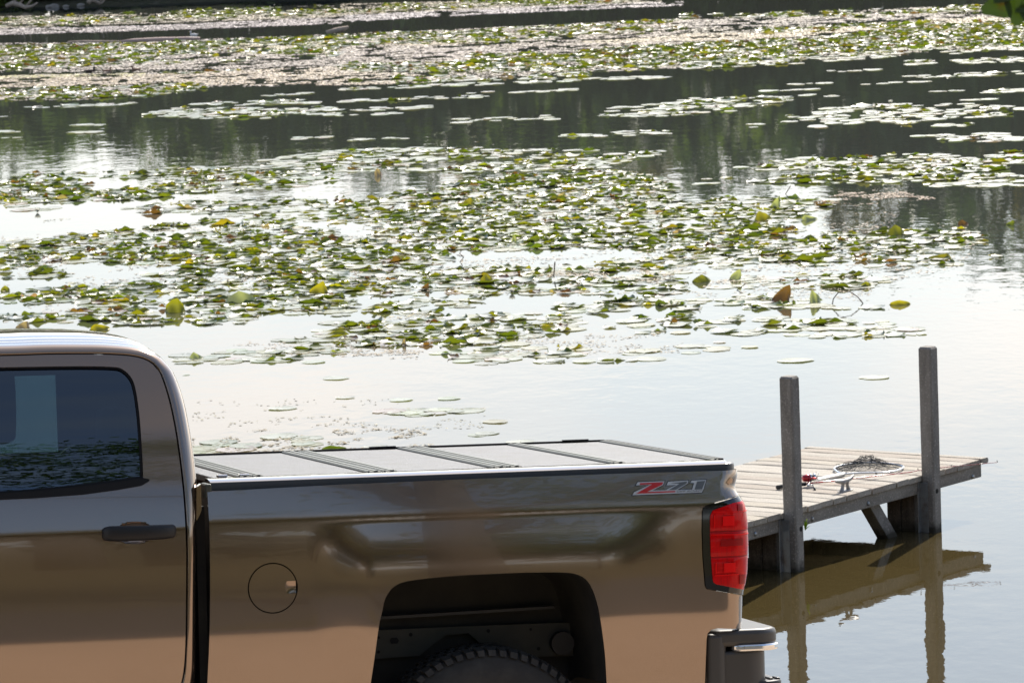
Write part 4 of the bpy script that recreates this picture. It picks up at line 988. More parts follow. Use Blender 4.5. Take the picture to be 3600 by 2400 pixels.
# heights follow the mirror image in the photograph: taller towards the right, two gaps of sky on the left
for i, x in enumerate(np.arange(-20, 21, 1.15)):
    gap = -9.0 < x < -6.8
    kind = 4 if abs(x + .9) < .5 else [0, 2, 1, 3, 0, 2, 3][i % 7]
    tgt = np.interp(x, [-20, -10, -9, -6.8, -5.5, -3, 0, 4, 6.5, 9, 20], [3.4, 3.4, 2.9, 2.7, 4.0, 4.2, 4.4, 4.1, 5.1, 5.9, 6.2]) * r_.uniform(.82, 1.1)
    if gap: tgt *= .55
    tops = {0: 3.8, 1: 4.9, 2: 3.1, 3: 4.2, 4: 3.3}
    y = SHORE + 2.2 + r_.uniform(0, 3.5); s = tgt / tops[kind] * (y / 99)
    tree("bank_tree", kind, x + r_.uniform(-.3, .3), y, float(bank_z(x, y)), s, r_.uniform(0, 6), KL[kind].replace('mirrored in the lake', ordw(i) + ' tree from the left'), "trees along the far bank")
for i, x in enumerate(np.arange(-11.5, 12, .62)):
    y = SHORE + .9 + r_.uniform(0, .8)
    tree("bank_shrub", 5, x + r_.uniform(-.3, .3), y, float(bank_z(x, y)), r_.uniform(.9, 1.5), r_.uniform(0, 6), "low green shrub at the far waterline, %s from the left" % ordw(i), "shrubs at the far waterline")
for i, x in enumerate(np.arange(-12, 12.5, 1.0)):
    y = SHORE + 2.3 + r_.uniform(0, .8)
    tree("bank_shrub", 5, x, y, float(bank_z(x, y)), r_.uniform(1.6, 2.2), r_.uniform(0, 6), "taller shrub under the far trees, %s from the left" % ordw(i), "shrubs under the far trees")
# trees on the near side, behind the photographer: seen only in the paint and glass
for i, (x, y, s, k) in enumerate([(-62 + 5.6 * q, -40 + 5 * ((q * 7) % 3), 3.3 + .35 * ((q * 5) % 4), [0, 2, 3, 0, 1, 2][q % 6]) for q in range(22)]):
    tree("meadow_tree", k, x, y, float(ground_z(x, y)), s, i * 1.3, "tree behind the photographer, seen as a reflection in the pickup's side", "trees behind the photographer")

# broad-leaved tree beside the camera; two of its leaves hang into the top right corner
def lobed(w, h, fold, seed):
    r = np.random.default_rng(seed); out = [(0, 0), (.20, .06), (.42, .02), (.50, .16), (.48, .34), (.40, .52), (.30, .68), (.14, .88), (0, 1.0)]
    V = [(0, 0, 0)]; pts = out + [(-x, y) for x, y in out[-2:0:-1]]
    V = [(0, 0, .45 * 0)]; V = [(0, -.45 * h, fold * .0)] + [((x + r.normal(0, .015)) * w, -(y + r.normal(0, .01)) * h, abs(x) * fold * w) for x, y in pts]
    n = len(pts); return V, [(0, 1 + i, 1 + (i + 1) % n) for i in range(n)]
M_cleaf = mat("hanging_leaf", (.075, .12, .02), .5, noise=[(14, (.12, .045, .012), .56, .70)], trans=(.22, (1.4, 1.5, .8)))
tx_, ty_ = 3.6, 9.2
btree = empty("broadleaf_tree", (tx_, ty_, float(ground_z(tx_, ty_))), "broad-leaved tree beside the camera whose leaves hang into the top right corner", "tree")
bo = np.array(btree.location)
mb = MB(); tip = at_dist((3560, -60), 9.4) - bo
mb.tube([(0, 0, -.3), (.05, 0, 1.5), (.1, .1, 3.2), (.2, .2, 5.5), (.3, .3, 8)], [.24, .20, .17, .12, .05], 12)
for (a, h0, e) in ((0, 3.0, (2.2, .8, 5.4)), (1, 3.6, (-1.5, 1.8, 6.0)), (2, 3.2, (1.2, -2.4, 5.2)), (3, 4.5, (-1.6, -1.8, 6.6)), (4, 5.0, (1.8, 1.6, 7.2))):
    mb.tube([(.1, .1, h0), (e[0] * .5, e[1] * .5, (h0 + e[2]) / 2 + .3), e], [.08, .05, .02], 6)
mb.tube([(.08, .08, 2.4), (-.8, .05, 2.75), (tip[0] + .9, tip[1], tip[2] + .75), (tip[0] + .25, tip[1], tip[2] + .28), tuple(tip)], [.06, .04, .02, .008, .004], 6)
mb.obj("trunk", M_bark, btree, True)
link("crown", crown_mesh("crown", np.array((2.6, 2.6, 2.2)), 5200, .075, 77, M_leaf[1]), btree, (2.2, 0, 5.3))
link("crown", crown_mesh("crown", np.array((2.2, 1.7, 1.0)), 6500, .055, 78, M_leaf[0]), btree, (-.9, .1, 7.75))
for (px, w, h, ry, rz_, s) in (((3482, -10), .062, .048, -35, 20, 1), ((3590, 0), .06, .046, 12, -14, 2), ((3640, -30), .06, .05, 60, 30, 3), ((3560, -70), .06, .05, 20, -50, 4), ((3660, 60), .055, .045, 100, -30, 5)):
    p = at_dist(px, 9.4) - bo; V, Fc = lobed(w, h * 1.15, .35, s)
    Mr = Matrix.Rotation(rad(ry), 3, 'Y') @ Matrix.Rotation(rad(72), 3, 'X') @ Matrix.Rotation(rad(rz_) * .4, 3, 'Z')
    obj("leaf", [Mr @ Vector(v) + Vector(p) for v in V], Fc, M_cleaf, btree, True)
    mb = MB(); mb.tube([Vector(p), Vector(p) + Vector((.012, 0, .02)), Vector(tip) * .6 + Vector(p) * .4 + Vector((0, 0, .02))], .0012, 4); mb.obj("leaf_stalk", M_bark, btree)
# big tree further behind, left: dark band in the side window
t2 = tree("oak_tree", 2, -14, -7, float(ground_z(-14, -7)), 5.3, .4, "large oak behind the photographer, seen as a reflection in the side window", "trees behind the photographer")
# ------------------------------------------------------------------ lily pads
def leaf_mat(name, gloss=.34, ior=1.5, thru=.45, gain=(1.35, 1.35, .5)):
    """waxy leaf: light scattered back and let through underneath a glossy skin"""
    m = bpy.data.materials.new(name); m.use_nodes = True; N, L = m.node_tree.nodes, m.node_tree.links; N.clear()
    out = N.new("ShaderNodeOutputMaterial"); at = N.new("ShaderNodeAttribute"); at.attribute_name = "tint"
    tc_ = N.new("ShaderNodeTexCoord"); no_ = N.new("ShaderNodeTexNoise"); no_.inputs["Scale"].default_value = 30; L.new(tc_.outputs["Object"], no_.inputs[0])
    bp_ = N.new("ShaderNodeBump"); bp_.inputs["Strength"].default_value = .25; bp_.inputs["Distance"].default_value = .004; L.new(no_.outputs[0], bp_.inputs["Height"])
    df = N.new("ShaderNodeBsdfDiffuse"); tr = N.new("ShaderNodeBsdfTranslucent"); gl = N.new("ShaderNodeBsdfGlossy"); gl.inputs["Roughness"].default_value = gloss
    g = N.new("ShaderNodeMix"); g.data_type = 'RGBA'; g.blend_type = 'MULTIPLY'; g.inputs["Factor"].default_value = 1; g.inputs["B"].default_value = (*gain, 1)
    L.new(at.outputs["Color"], g.inputs["A"]); L.new(g.outputs["Result"], tr.inputs[0]); L.new(at.outputs["Color"], df.inputs[0])
    m1 = N.new("ShaderNodeMixShader"); m1.inputs[0].default_value = thru; L.new(df.outputs[0], m1.inputs[1]); L.new(tr.outputs[0], m1.inputs[2])
    lw = N.new("ShaderNodeLayerWeight"); lw.inputs[0].default_value = .5; pw = N.new("ShaderNodeMath"); pw.operation = 'POWER'; pw.inputs[1].default_value = 4.2; L.new(lw.outputs["Facing"], pw.inputs[0])
    fr = N.new("ShaderNodeMath"); fr.operation = 'MULTIPLY_ADD'; fr.inputs[1].default_value = .60; fr.inputs[2].default_value = .035; L.new(pw.outputs[0], fr.inputs[0]); m2 = N.new("ShaderNodeMixShader")
    L.new(fr.outputs[0], m2.inputs[0]); L.new(m1.outputs[0], m2.inputs[1]); L.new(gl.outputs[0], m2.inputs[2]); L.new(m2.outputs[0], out.inputs[0])
    L.new(bp_.outputs[0], df.inputs["Normal"]); L.new(bp_.outputs[0], gl.inputs["Normal"])
    return m
M_pad = leaf_mat("lily_pad")
SEG = 22
def pad_variant(seed, curl, lobes, rim=.04):
    """unit pad: a notched disc whose rim stands up in places; returns vertices and faces"""
    r = np.random.default_rng(seed); th = np.linspace(.10, 2 * math.pi - .10, SEG)
    amp = np.zeros(SEG)
    for _ in range(lobes):
        t0 = r.uniform(0, 2 * math.pi); w = r.uniform(.30, .75); h = curl * r.uniform(.55, 1.2)
        d = np.abs((th - t0 + math.pi) % (2 * math.pi) - math.pi); amp = np.maximum(amp, h * np.exp(-(d / w) ** 2) * (1 + .25 * r.uniform()))
    wav = rim * (np.sin(th * 3 + r.uniform(0, 6)) + .6 * np.sin(th * 7 + r.uniform(0, 6)))
    rx = 1 + .05 * np.sin(th * 2 + r.uniform(0, 6)) + .03 * np.sin(th * 5 + r.uniform(0, 6)) + r.normal(0, .015, SEG)
    V = [(0, 0, .0)]; rings = (.5, .74, .89, 1.0)
    for q, R in enumerate(rings):
        k = max(0, (R - .5) / .5)
        ang = amp * k                                       # how far this part has stood up
        rr = rx * (R - amp * k * k * .42); z = amp * k ** 1.6 * .55 + np.maximum(0, wav) * k * k + .004 * R
        for i in range(SEG): V.append((rr[i] * math.cos(th[i]), rr[i] * math.sin(th[i]), z[i]))
    Fc = [(0, 1 + i, 2 + i) for i in range(SEG - 1)]
    for q in range(len(rings) - 1):
        for i in range(SEG - 1): a = 1 + q * SEG + i; Fc.append((a, a + SEG, a + SEG + 1, a + 1))
    return np.array(V), Fc
VAR = [pad_variant(100 + i, .05, 2, .012) for i in range(6)] + [pad_variant(200 + i, .29, 3, .025) for i in range(8)] + [pad_variant(300 + i, .58, 3, .03) for i in range(5)] + [pad_variant(400 + i, .55, 3, .06) for i in range(3)]
FLAT, CURL, FOLD, DEAD = range(0, 6), range(6, 14), range(14, 19), range(19, 22)
TINT = {'green': (.135, .168, .018), 'deep': (.085, .118, .016), 'lime': (.225, .225, .022), 'yellow': (.33, .29, .025), 'brown': (.16, .085, .035), 'pale': (.34, .37, .24), 'rose': (.36, .27, .20), 'soft': (.19, .23, .09)}
def vnoise(x, y, s, seed=0):
    x = np.asarray(x) / s; y = np.asarray(y) / s; xi = np.floor(x).astype(int); yi = np.floor(y).astype(int); fx = x - xi; fy = y - yi
    fx = fx * fx * (3 - 2 * fx); fy = fy * fy * (3 - 2 * fy)
    h = lambda a, b_: (np.sin(a * 127.1 + b_ * 311.7 + seed * 74.7) * 43758.5453) % 1.0
    return (h(xi, yi) * (1 - fx) + h(xi + 1, yi) * fx) * (1 - fy) + (h(xi, yi + 1) * (1 - fx) + h(xi + 1, yi + 1) * fx) * fy
# mats of pads: outline in photograph pixels (put down on the lake's surface), cover, share of curled pads
c1 = lambda P: [(x / 1.96, y / 1.96) for x, y in P]
c2_ = lambda P: [(1200 + x / 1.96, y / 1.96) for x, y in P]
c3 = lambda P: [(2400 + x / 1.96, y / 1.96) for x, y in P]
c4 = lambda P: [(x / 1.96, 500 + y / 1.96) for x, y in P]
c5 = lambda P: [(1200 + x / 1.96, 500 + y / 1.96) for x, y in P]
c6 = lambda P: [(2400 + x / 1.96, 500 + y / 1.96) for x, y in P]
c7 = lambda P: [(600 + x / 1.809, 1200 + y / 1.809) for x, y in P]
R_ = lambda x0, y0, x1, y1, s=-.036: [(x0, y0), (x1, y0 + (x1 - x0) * s), (x1, y1 + (x1 - x0) * s), (x0, y1)]
MATS = [
    # far bands
    (c1(R_(-200, 128, 2352, 190)), .30, .75), (c2_(R_(0, 40, 2000, 95)), .28, .75), (c2_(R_(1100, 10, 2100, 45)), .45, .9),
    (c1([(-200, 325), (900, 300), (2352, 245), (2352, 370), (900, 390), (-200, 400)]), .50, .8), (c1([(-200, 400), (1100, 400), (1100, 440), (500, 470), (-200, 480)]), .45, .85),
    (c1(R_(600, 440, 2352, 470)), .12, .6),
    (c1([(-200, 620), (1300, 580), (1500, 600), (1000, 665), (300, 690), (-200, 690)]), .55, .75), (c1(R_(1100, 505, 1800, 520)), .3, .7),
    (c2_([(0, 240), (1300, 190), (2352, 130), (2352, 200), (1300, 280), (0, 330)]), .42, .75), (c2_([(0, 440), (700, 430), (2352, 330), (2352, 470), (1400, 500), (300, 500), (0, 490)]), .55, .85),
    (c2_([(0, 520), (1000, 530), (1700, 500), (1700, 530), (700, 570), (0, 575)]), .45, .4), (c2_([(700, 370), (1300, 370), (2352, 300), (2352, 360), (1300, 420), (700, 410)]), .5, .9),
    (c3([(0, 100), (1300, 70), (2352, 20), (2352, 60), (1300, 120), (0, 130)]), .35, .7), (c3([(500, 200), (1600, 155), (2352, 130), (2352, 160), (1500, 200), (600, 240)]), .5, .9),
    (c3([(0, 300), (800, 270), (1500, 200), (2352, 150), (2352, 300), (1500, 340), (700, 400), (0, 430)]), .85, .92), (c3([(0, 430), (700, 400), (1400, 340), (2352, 300), (2352, 345), (1400, 400), (700, 445), (0, 480)]), .6, .25),
    (c3(R_(1570, 420, 2352, 455)), .5, .12), (c3(R_(1560, 520, 2352, 545)), .4, .05), (c3(R_(1600, 625, 2352, 660)), .35, .05), (c3(R_(1900, 690, 2352, 705)), .3, .05), (c3(R_(1020, 490, 1350, 498)), .7, 0), (c3(R_(1220, 578, 1700, 588)), .5, 0), (c3(R_(640, 582, 1000, 590)), .5, 0), (c3(R_(570, 628, 900, 634)), .7, 0), (c3(R_(830, 655, 935, 661)), .9, 0), (c3(R_(1020, 660, 1130, 666)), .9, 0),
    # streaks on the dark water
    (c1(R_(180, 752, 950, 735)), .75, .06), (c1([(890, 790), (1500, 700), (2120, 690), (2120, 700), (2352, 760), (2352, 800), (1900, 822), (1100, 815)]), .50, .18), (c1(R_(480, 875, 690, 865)), .8, 0), (c1(R_(430, 925, 650, 915)), .8, 0), (c1(R_(1140, 733, 1500, 727)), .7, 0), (c1(R_(0, 915, 180, 908)), .8, 0), (c1(R_(0, 955, 165, 950)), .8, 0), (c1(R_(1790, 665, 2110, 655)), .7, 0), (c1(R_(2000, 965, 2280, 950)), .7, 0), (c1(R_(-20, 810, 60, 805)), .7, 0),
    (c2_(R_(0, 625, 1650, 605)), .42, .08), (c2_(R_(0, 708, 1000, 690)), .5, .15), (c2_(R_(850, 655, 1640, 640)), .4, .05), (c2_(R_(70, 770, 650, 748)), .5, 0), (c2_(R_(30, 800, 410, 790)), .5, 0), (c2_(R_(100, 970, 450, 960)), .6, 0), (c2_(R_(0, 975, 250, 968)), .6, 0), (c2_(R_(800, 850, 1600, 815)), .28, 0), (c2_([(1560, 790), (1900, 740), (2352, 700), (2352, 800), (1900, 810)]), .5, .15), (c2_([(1480, 940), (1800, 910), (2280, 900), (2290, 920), (1800, 945)]), .65, .15), (c2_(R_(1670, 562, 2270, 540)), .6, 0),
    (c3([(0, 680), (700, 665), (760, 680), (600, 740), (300, 790), (0, 790)]), .55, .2), (c3([(720, 800), (1100, 730), (1900, 710), (2352, 740), (2352, 790), (1700, 830), (1200, 850), (940, 890)]), .48, .14), (c3([(1000, 890), (1300, 840), (1650, 830), (1550, 860)]), .5, .05), (c3([(1400, 945), (2000, 920), (2352, 925), (2352, 970), (1900, 985), (1600, 940)]), .5, .1), (c3(R_(1700, 880, 2150, 862)), .6, .1), (c3(R_(450, 880, 950, 850)), .2, 0),
    # middle mats
    (c4([(1800, 130), (2100, 70), (2352, 50), (2352, 180), (1900, 175)]), .60, .08), (c4([(128, 215), (900, 205), (1200, 175), (2352, 160), (2352, 285), (1500, 350), (850, 400), (400, 420), (0, 410), (0, 280)]), .58, .42), (c4([(0, 270), (1500, 250), (1500, 350), (850, 400), (0, 400)]), .45, .85), (c4([(0, 410), (600, 410), (300, 470), (0, 490)]), .28, .12),
    (c4([(850, 460), (1200, 400), (2352, 385), (2352, 570), (1900, 565), (1350, 520), (1000, 490)]), .48, .5), (c4(R_(2060, 625, 2300, 612)), .8, .1),
    (c4([(0, 670), (500, 640), (850, 600), (1300, 545), (1900, 545), (2352, 650), (2352, 930), (1900, 930), (1400, 890), (800, 830), (0, 860)]), .82, .66), (c4([(0, 850), (350, 860), (500, 920), (130, 945), (0, 930)]), .6, .7), (c4([(780, 900), (1200, 870), (2352, 900), (2352, 1010), (1900, 950), (1200, 930)]), .5, .6),
    (c4([(200, 1020), (600, 960), (1300, 960), (2000, 940), (2352, 930), (2352, 1160), (1800, 1200), (1690, 1250), (1200, 1260), (600, 1250), (0, 1245), (0, 1180), (500, 1170), (520, 1110), (0, 1110), (0, 1060)]), .74, .66), (c4([(2060, 1215), (2352, 1150), (2352, 1400), (2150, 1300)]), .5, .35), (c4([(1850, 1370), (2352, 1330), (2352, 1400), (2000, 1390)]), .45, .35), (c4([(1230, 1450), (1700, 1430), (2352, 1400), (2352, 1470), (1800, 1530), (1240, 1530)]), .42, .18),
    (c5([(0, 50), (600, 30), (1900, 60), (2300, 60), (1700, 190), (1000, 200), (350, 200), (0, 210)]), .55, .3), (c5(R_(700, 175, 1900, 225)), .45, .35), (c5([(880, 235), (1900, 200), (2200, 250), (2200, 300), (1500, 320), (900, 260)]), .6, .55),
    (c5([(430, 350), (750, 290), (1300, 235), (1900, 210), (2250, 280), (2352, 420), (2352, 760), (1900, 720), (1400, 740), (700, 760), (0, 800), (0, 690), (230, 640), (200, 560), (0, 540), (0, 400), (300, 380)]), .82, .70), (c5([(0, 790), (700, 770), (730, 860), (1400, 860), (2352, 770), (2352, 1050), (1500, 1050), (700, 1060), (0, 1050)]), .62, .58), (c5([(0, 1060), (110, 1070), (90, 1200), (0, 1200)]), .7, .6),
    (c5([(150, 1180), (350, 1090), (940, 1070), (940, 1110), (700, 1190), (400, 1205)]), .72, .5), (c5([(0, 1250), (700, 1210), (1300, 1180), (1600, 1200), (1590, 1300), (900, 1400), (0, 1410)]), .80, .6), (c5([(1300, 1140), (2352, 1040), (2352, 1160), (1700, 1180)]), .6, .55), (c5([(1800, 1270), (2100, 1200), (2352, 1190), (2352, 1340), (2100, 1330)]), .6, .4), (c5([(420, 1500), (1000, 1390), (2352, 1410), (2352, 1500), (1300, 1540), (700, 1515)]), .36, .22),
    (c6([(320, 180), (800, 110), (1500, 90), (2352, 60), (2352, 240), (1500, 230), (700, 195)]), .62, .42), (c6([(400, 270), (900, 215), (2300, 200), (2200, 250), (1100, 290), (700, 290)]), .6, .7), (c6([(1500, 300), (1900, 270), (2352, 255), (2352, 305), (1800, 315)]), .6, .08), (c6(R_(0, 300, 620, 290)), .3, .3), (c6(R_(40, 262, 320, 255)), .4, .6),
    (c6([(0, 420), (350, 375), (1000, 390), (1040, 430), (750, 560), (300, 620), (0, 600)]), .70, .72), (c6([(0, 590), (700, 590), (1400, 610), (1950, 600), (2120, 680), (1700, 780), (1900, 850), (1600, 845), (1200, 860), (750, 850), (300, 760), (0, 740)]), .64, .66), (c6([(0, 730), (700, 760), (500, 880), (0, 860)]), .5, .5), (c6(R_(1630, 845, 1900, 835)), .9, .5), (c6(R_(1920, 800, 2190, 795)), .7, .5),
    (c6([(0, 900), (900, 880), (1300, 930), (1450, 950), (1300, 1010), (600, 1010), (0, 1000)]), .42, .4), (c6([(0, 1100), (400, 1040), (1000, 1090), (1390, 1120), (1380, 1145), (700, 1160), (0, 1160)]), .52, .4), (c6([(0, 1240), (400, 1190), (1380, 1230), (1670, 1320), (1400, 1350), (700, 1360), (0, 1300)]), .66, .22), (c6([(0, 1370), (450, 1370), (480, 1430), (0, 1490)]), .3, .2),
    # near the pickup
    (c7([(140, 610), (700, 590), (1400, 610), (1500, 700), (140, 720)]), .22, .04), (c7([(1250, 470), (1500, 430), (1850, 430), (2250, 580), (1850, 600), (1400, 520)]), .24, .04), (c7([(40, 130), (300, 60), (900, 40), (1200, 60), (700, 130), (150, 155)]), .40, .12),
]
SINGLE = [c6([(775, 1505)])[0] + (.14,), c7([(1050, 235)])[0] + (.105,), c7([(1110, 358)])[0] + (.075,), c7([(1465, 373)])[0] + (.09,), c7([(1770, 364)])[0] + (.09,), c7([(710, 427)])[0] + (.105,), c7([(910, 132)])[0] + (.10,), c7([(690, 605)])[0] + (.14,), c7([(415, 688)])[0] + (.15,), c7([(2225, 640)])[0] + (.10,), z5(930, 250) + (.115,), c7([(1390, 445)])[0] + (.125,), c7([(100, 212)])[0] + (.03,), c7([(1710, 437)])[0] + (.12,)]
pads = []          # x, y, z, r, variant, rot, tint name
rp2 = np.random.default_rng(21)
for poly, cover, curl in MATS:
    W = np.array([on_level(p)[:2] for p in poly]); A_ = abs(area2(W)); lo, hi = W.min(0), W.max(0); d_ = W[:, 1].mean()
    n = int(cover * A_ / (math.pi * .098 ** 2) * 1.75) + 1
    got = 0; tries = 0
    while got < n and tries < 60:
        tries += 1
        P = rp2.uniform(lo - .05, hi + .05, (max(40, n), 2)); P = P[inpoly(P, W)]
        k = vnoise(P[:, 0], P[:, 1], .9, 3) * .6 + vnoise(P[:, 0], P[:, 1], .35, 5) * .4
        P = P[k > (.18 + .34 * (1 - cover))]
        for (x, y) in P[:n - got]:
            u = rp2.uniform(); r = rp2.uniform(.055, .110) if u < .82 else rp2.uniform(.11, .15)
            if rp2.uniform() < min(.92, curl * 1.02):
                w = rp2.uniform()
                if w < .62: v = rp2.choice(CURL); t = rp2.choice(['green', 'deep', 'lime'], p=[.55, .28, .17])
                elif w < .93: v = rp2.choice(FOLD); t = rp2.choice(['green', 'deep', 'lime', 'yellow'], p=[.49, .27, .20, .04])
                else: v = rp2.choice(DEAD); t = rp2.choice(['brown', 'yellow', 'rose', 'green'], p=[.55, .12, .13, .2]); r *= .8
            else: v = rp2.choice(FLAT); t = rp2.choice(['soft', 'lime', 'pale', 'rose'], p=[.42, .20, .32, .06])
            pads.append((x, y, rp2.uniform(.001, .006) if v in FLAT else rp2.uniform(.003, .014), r, int(v), rp2.uniform(0, 6.283), str(t))); got += 1
for (px, py, r) in SINGLE:
    p = on_level((px, py)); pads.append((p[0], p[1], .004, r, int(rp2.choice(FLAT)), rp2.uniform(0, 6.283), str(rp2.choice(['pale', 'soft', 'rose'], p=[.5, .3, .2]))))
PX = project(np.array([(p[0], p[1], 0) for p in pads])); PR = np.array([p[3] / p[1] for p in pads]) 
inv = (PX[:, 0] > 20) & (PX[:, 0] < 3580) & (PX[:, 1] > 10)
hid = ((PX[:, 1] > 1150) & (PX[:, 0] < 650)) | (PX[:, 1] > 1600)
order = np.argsort(-np.where(inv & ~hid, PR, 0))
solo = set(order[:300].tolist())
def tinted(name, V, Fc, tint, jit, m=None):
    me = meshdata(name, V, Fc, m or M_pad, True); ca = me.color_attributes.new("tint", 'FLOAT_COLOR', 'POINT')
    c = np.ones((len(V), 4)); base = np.array(tint) * (1 + jit); rr = np.hypot(np.asarray(V)[:, 0], np.asarray(V)[:, 1]) / max(1e-6, np.hypot(np.asarray(V)[:, 0], np.asarray(V)[:, 1]).max())
    c[:, :3] = base * (1 - .12 * rr[:, None]); ca.data.foreach_set("color", c.ravel()); return me
STAND = [((2678, 760), 66, 36, 'yellow', .3, "yellow-green leaf standing up at the right of the main mat"), ((2729, 717), 46, 38, 'pale', .1, "pale folded leaf standing up beside a thin bent twig"),
    ((3151, 811), 79, 36, 'lime', .4, "large rounded green leaf arching up at the right end of the mat"), ((2851, 765), 77, 20, 'pale', -.3, "white upturned leaf lying on the dark water gap"), ((3383, 783), 43, 20, 'brown', .2, "brownish leaf near the right edge on open water"),
    ((3548, 784), 36, 19, 'green', .2, "small green leaf farthest right on the open water"), ((3309, 903), 89, 20, 'yellow', .1, "long yellow leaf at the right tip of the mat"), ((2581, 968), 46, 38, 'pale', .5, "grey-green rolled leaf pointing up to the right"),
    ((2475, 980), 80, 26, 'lime', -.2, "yellow and green leaf left of the rolled grey-green one"), ((2744, 1035), 71, 61, 'brown', .6, "tall brown and yellow leaf standing upright in the near rows"), ((2862, 1046), 41, 48, 'pale', -.1, "white upright leaf beside the looped stem"),
    ((3166, 1063), 84, 20, 'yellow', 0, "oval yellow-green leaf alone on the open water above the right post"), ((2937, 1006), 110, 18, 'lime', .1, "long low green leaf right of the standing brown leaf"), ((3047, 1000), 48, 20, 'lime', .2, "speckled green leaf at the end of the row above the looped stem"),
    ((1641, 712), 46, 28, 'yellow', .4, "bright yellow-green leaf standing in the upper middle mat"), ((2169, 666), 51, 20, 'green', 0, "rounded green leaf with open water behind it"), ((1719, 980), 69, 31, 'yellow', .2, "fan-shaped yellow-green leaf in the centre of the near rows"),
    ((1808, 842), 23, 33, 'pale', .1, "shell-like white leaf standing in the densest green"), ((1480, 868), 71, 23, 'green', .3, "big green leaf rising left of the middle"), ((1868, 840), 61, 26, 'green', .3, "green leaf leaning right of the shell-like white one"),
    ((2197, 1050), 41, 28, 'deep', .3, "dark green cupped leaf in the lower right rows"), ((2325, 1065), 56, 23, 'deep', -.2, "dark green pointed leaf near the lower right rows"), ((1330, 606), 31, 26, 'rose', .0, "pinkish leaf standing alone over the dark water"),
    ((1490, 1008), 36, 28, 'brown', .2, "orange-brown leaf mirrored in the water gap"), ((1423, 1202), 18, 28, 'rose', 0, "narrow tan leaf at the front edge of the mat"), ((1113, 1015), 79, 46, 'yellow', .1, "large yellow-green cupped leaf above the bed cover's front"),
    ((831, 1050), 122, 45, 'pale', .2, "very large pale ribbed leaf folded over above the cab's corner"), ((608, 1076), 84, 51, 'lime', 0, "large yellow-green cupped leaf above the cab roof"), ((900, 917), 46, 28, 'lime', .4, "curled light green leaf up and right of the large pale one"),
    ((92, 1102), 46, 20, 'green', 0, "green leaf standing at the left edge above the roof"), ((111, 912), 43, 18, 'yellow', 0, "yellow leaf at the far left of the mat"), ((19, 1014), 38, 23, 'lime', 0, "green leaf cut by the left edge of the picture"),
    ((82, 1144), 56, 28, 'rose', .1, "pale tan leaf just above the roof on the left"), ((355, 1150), 87, 24, 'yellow', 0, "yellow and brown leaf just above the cab roof"), ((690, 1252), 58, 26, 'pale', -.2, "white-backed leaf beside the rear corner of the roof"), ((1173, 1574), 102, 20, 'deep', .2, "domed dark and pale leaf right behind the bed cover")]
SHORT = ['the yellow-green standing leaf', 'the pale leaf by the bent twig', 'the large rounded green leaf', 'the white upturned leaf', 'the brownish leaf at right', 'the small rightmost green leaf', 'the long yellow leaf', 'the rolled grey-green leaf', 'the yellow and green leaf', 'the tall brown upright leaf', 'the white upright leaf', 'the lone oval leaf', 'the long low green leaf', 'the speckled green leaf', 'the upper yellow-green leaf', 'the rounded green leaf', 'the fan-shaped leaf', 'the shell-like white leaf', 'the big green leaf', 'the leaning green leaf', 'the dark cupped leaf', 'the dark pointed leaf', 'the pinkish standing leaf', 'the orange-brown leaf', 'the narrow tan leaf', 'the large cupped yellow-green leaf', 'the very large pale leaf', 'the cupped leaf above the roof', 'the curled light green leaf', 'the green leaf at far left', 'the yellow leaf at far left', 'the leaf at the left edge', 'the tan leaf above the roof', 'the yellow-brown leaf above the roof', 'the white-backed leaf by the roof', 'the domed leaf behind the bed']
LANDM = [(px[0], px[1], n_) for (px, *_r), n_ in zip(STAND, SHORT)] + [(2778, 1330, "the nearer dock post"), (3257, 1225, "the farther dock post"), (1800, 1590, "the middle of the bed cover"), (2640, 1310, "the tail of the pickup")]
USED = {}
def whereis(px, py):
    """words that place a pad beside the nearest thing one can find"""
    c = sorted(LANDM, key=lambda l: math.hypot(l[0] - px, (l[1] - py) * 2.5))
    for l in c[:6]:
        dx, dy = px - l[0], (py - l[1]) * 2.5; d = math.hypot(dx, dy)
        far_ = "close " if d < 60 else "" if d < 150 else "well "
        s = ("right of " if dx > 0 else "left of ") if abs(dx) > abs(dy) * 1.6 else ("below " if dy > 0 else "above ") if abs(dy) > abs(dx) * 1.6 else (("below" if dy > 0 else "above") + " and " + ("right of " if dx > 0 else "left of "))
        yield far_ + s + l[2]
cache = {}
kindn = lambda v: 'flat' if v in FLAT else 'curled' if v in CURL else 'folded' if v in FOLD else 'withered'
cn = {'green': 'green', 'deep': 'dark green', 'lime': 'light green', 'yellow': 'yellow', 'brown': 'brown', 'pale': 'pale', 'rose': 'pinkish', 'soft': 'grey-green'}
what = {'flat': 'flat %s pad', 'curled': '%s pad with curled rim', 'folded': '%s pad with folded edges', 'withered': 'withered %s pad'}
for i in sorted(solo):
    x, y, z, r, v, a, t = pads[i]
    key = (v, t)
    if key not in cache: cache[key] = tinted("lily_pad", VAR[v][0], VAR[v][1], TINT[t], 0)
    o = link("lily_pad", cache[key], None, (x, y, z)); o.scale = (r, r, r); o.rotation_euler = (0, 0, a)
    px, py = PX[i]
    s = what[kindn(v)] % cn[t]; s = ("large " if r > .125 else "small " if r < .085 else "") + s
    for wds in whereis(px, py):
        lab = s + ", " + wds
        if lab not in USED and len(lab.split()) <= 16: break
    USED[lab] = 1
    tag(o, lab, "lily pad", "nearest lily pads on the lake")
BV, BF, BC = [], [], []; off = 0; quads = []; tris = []
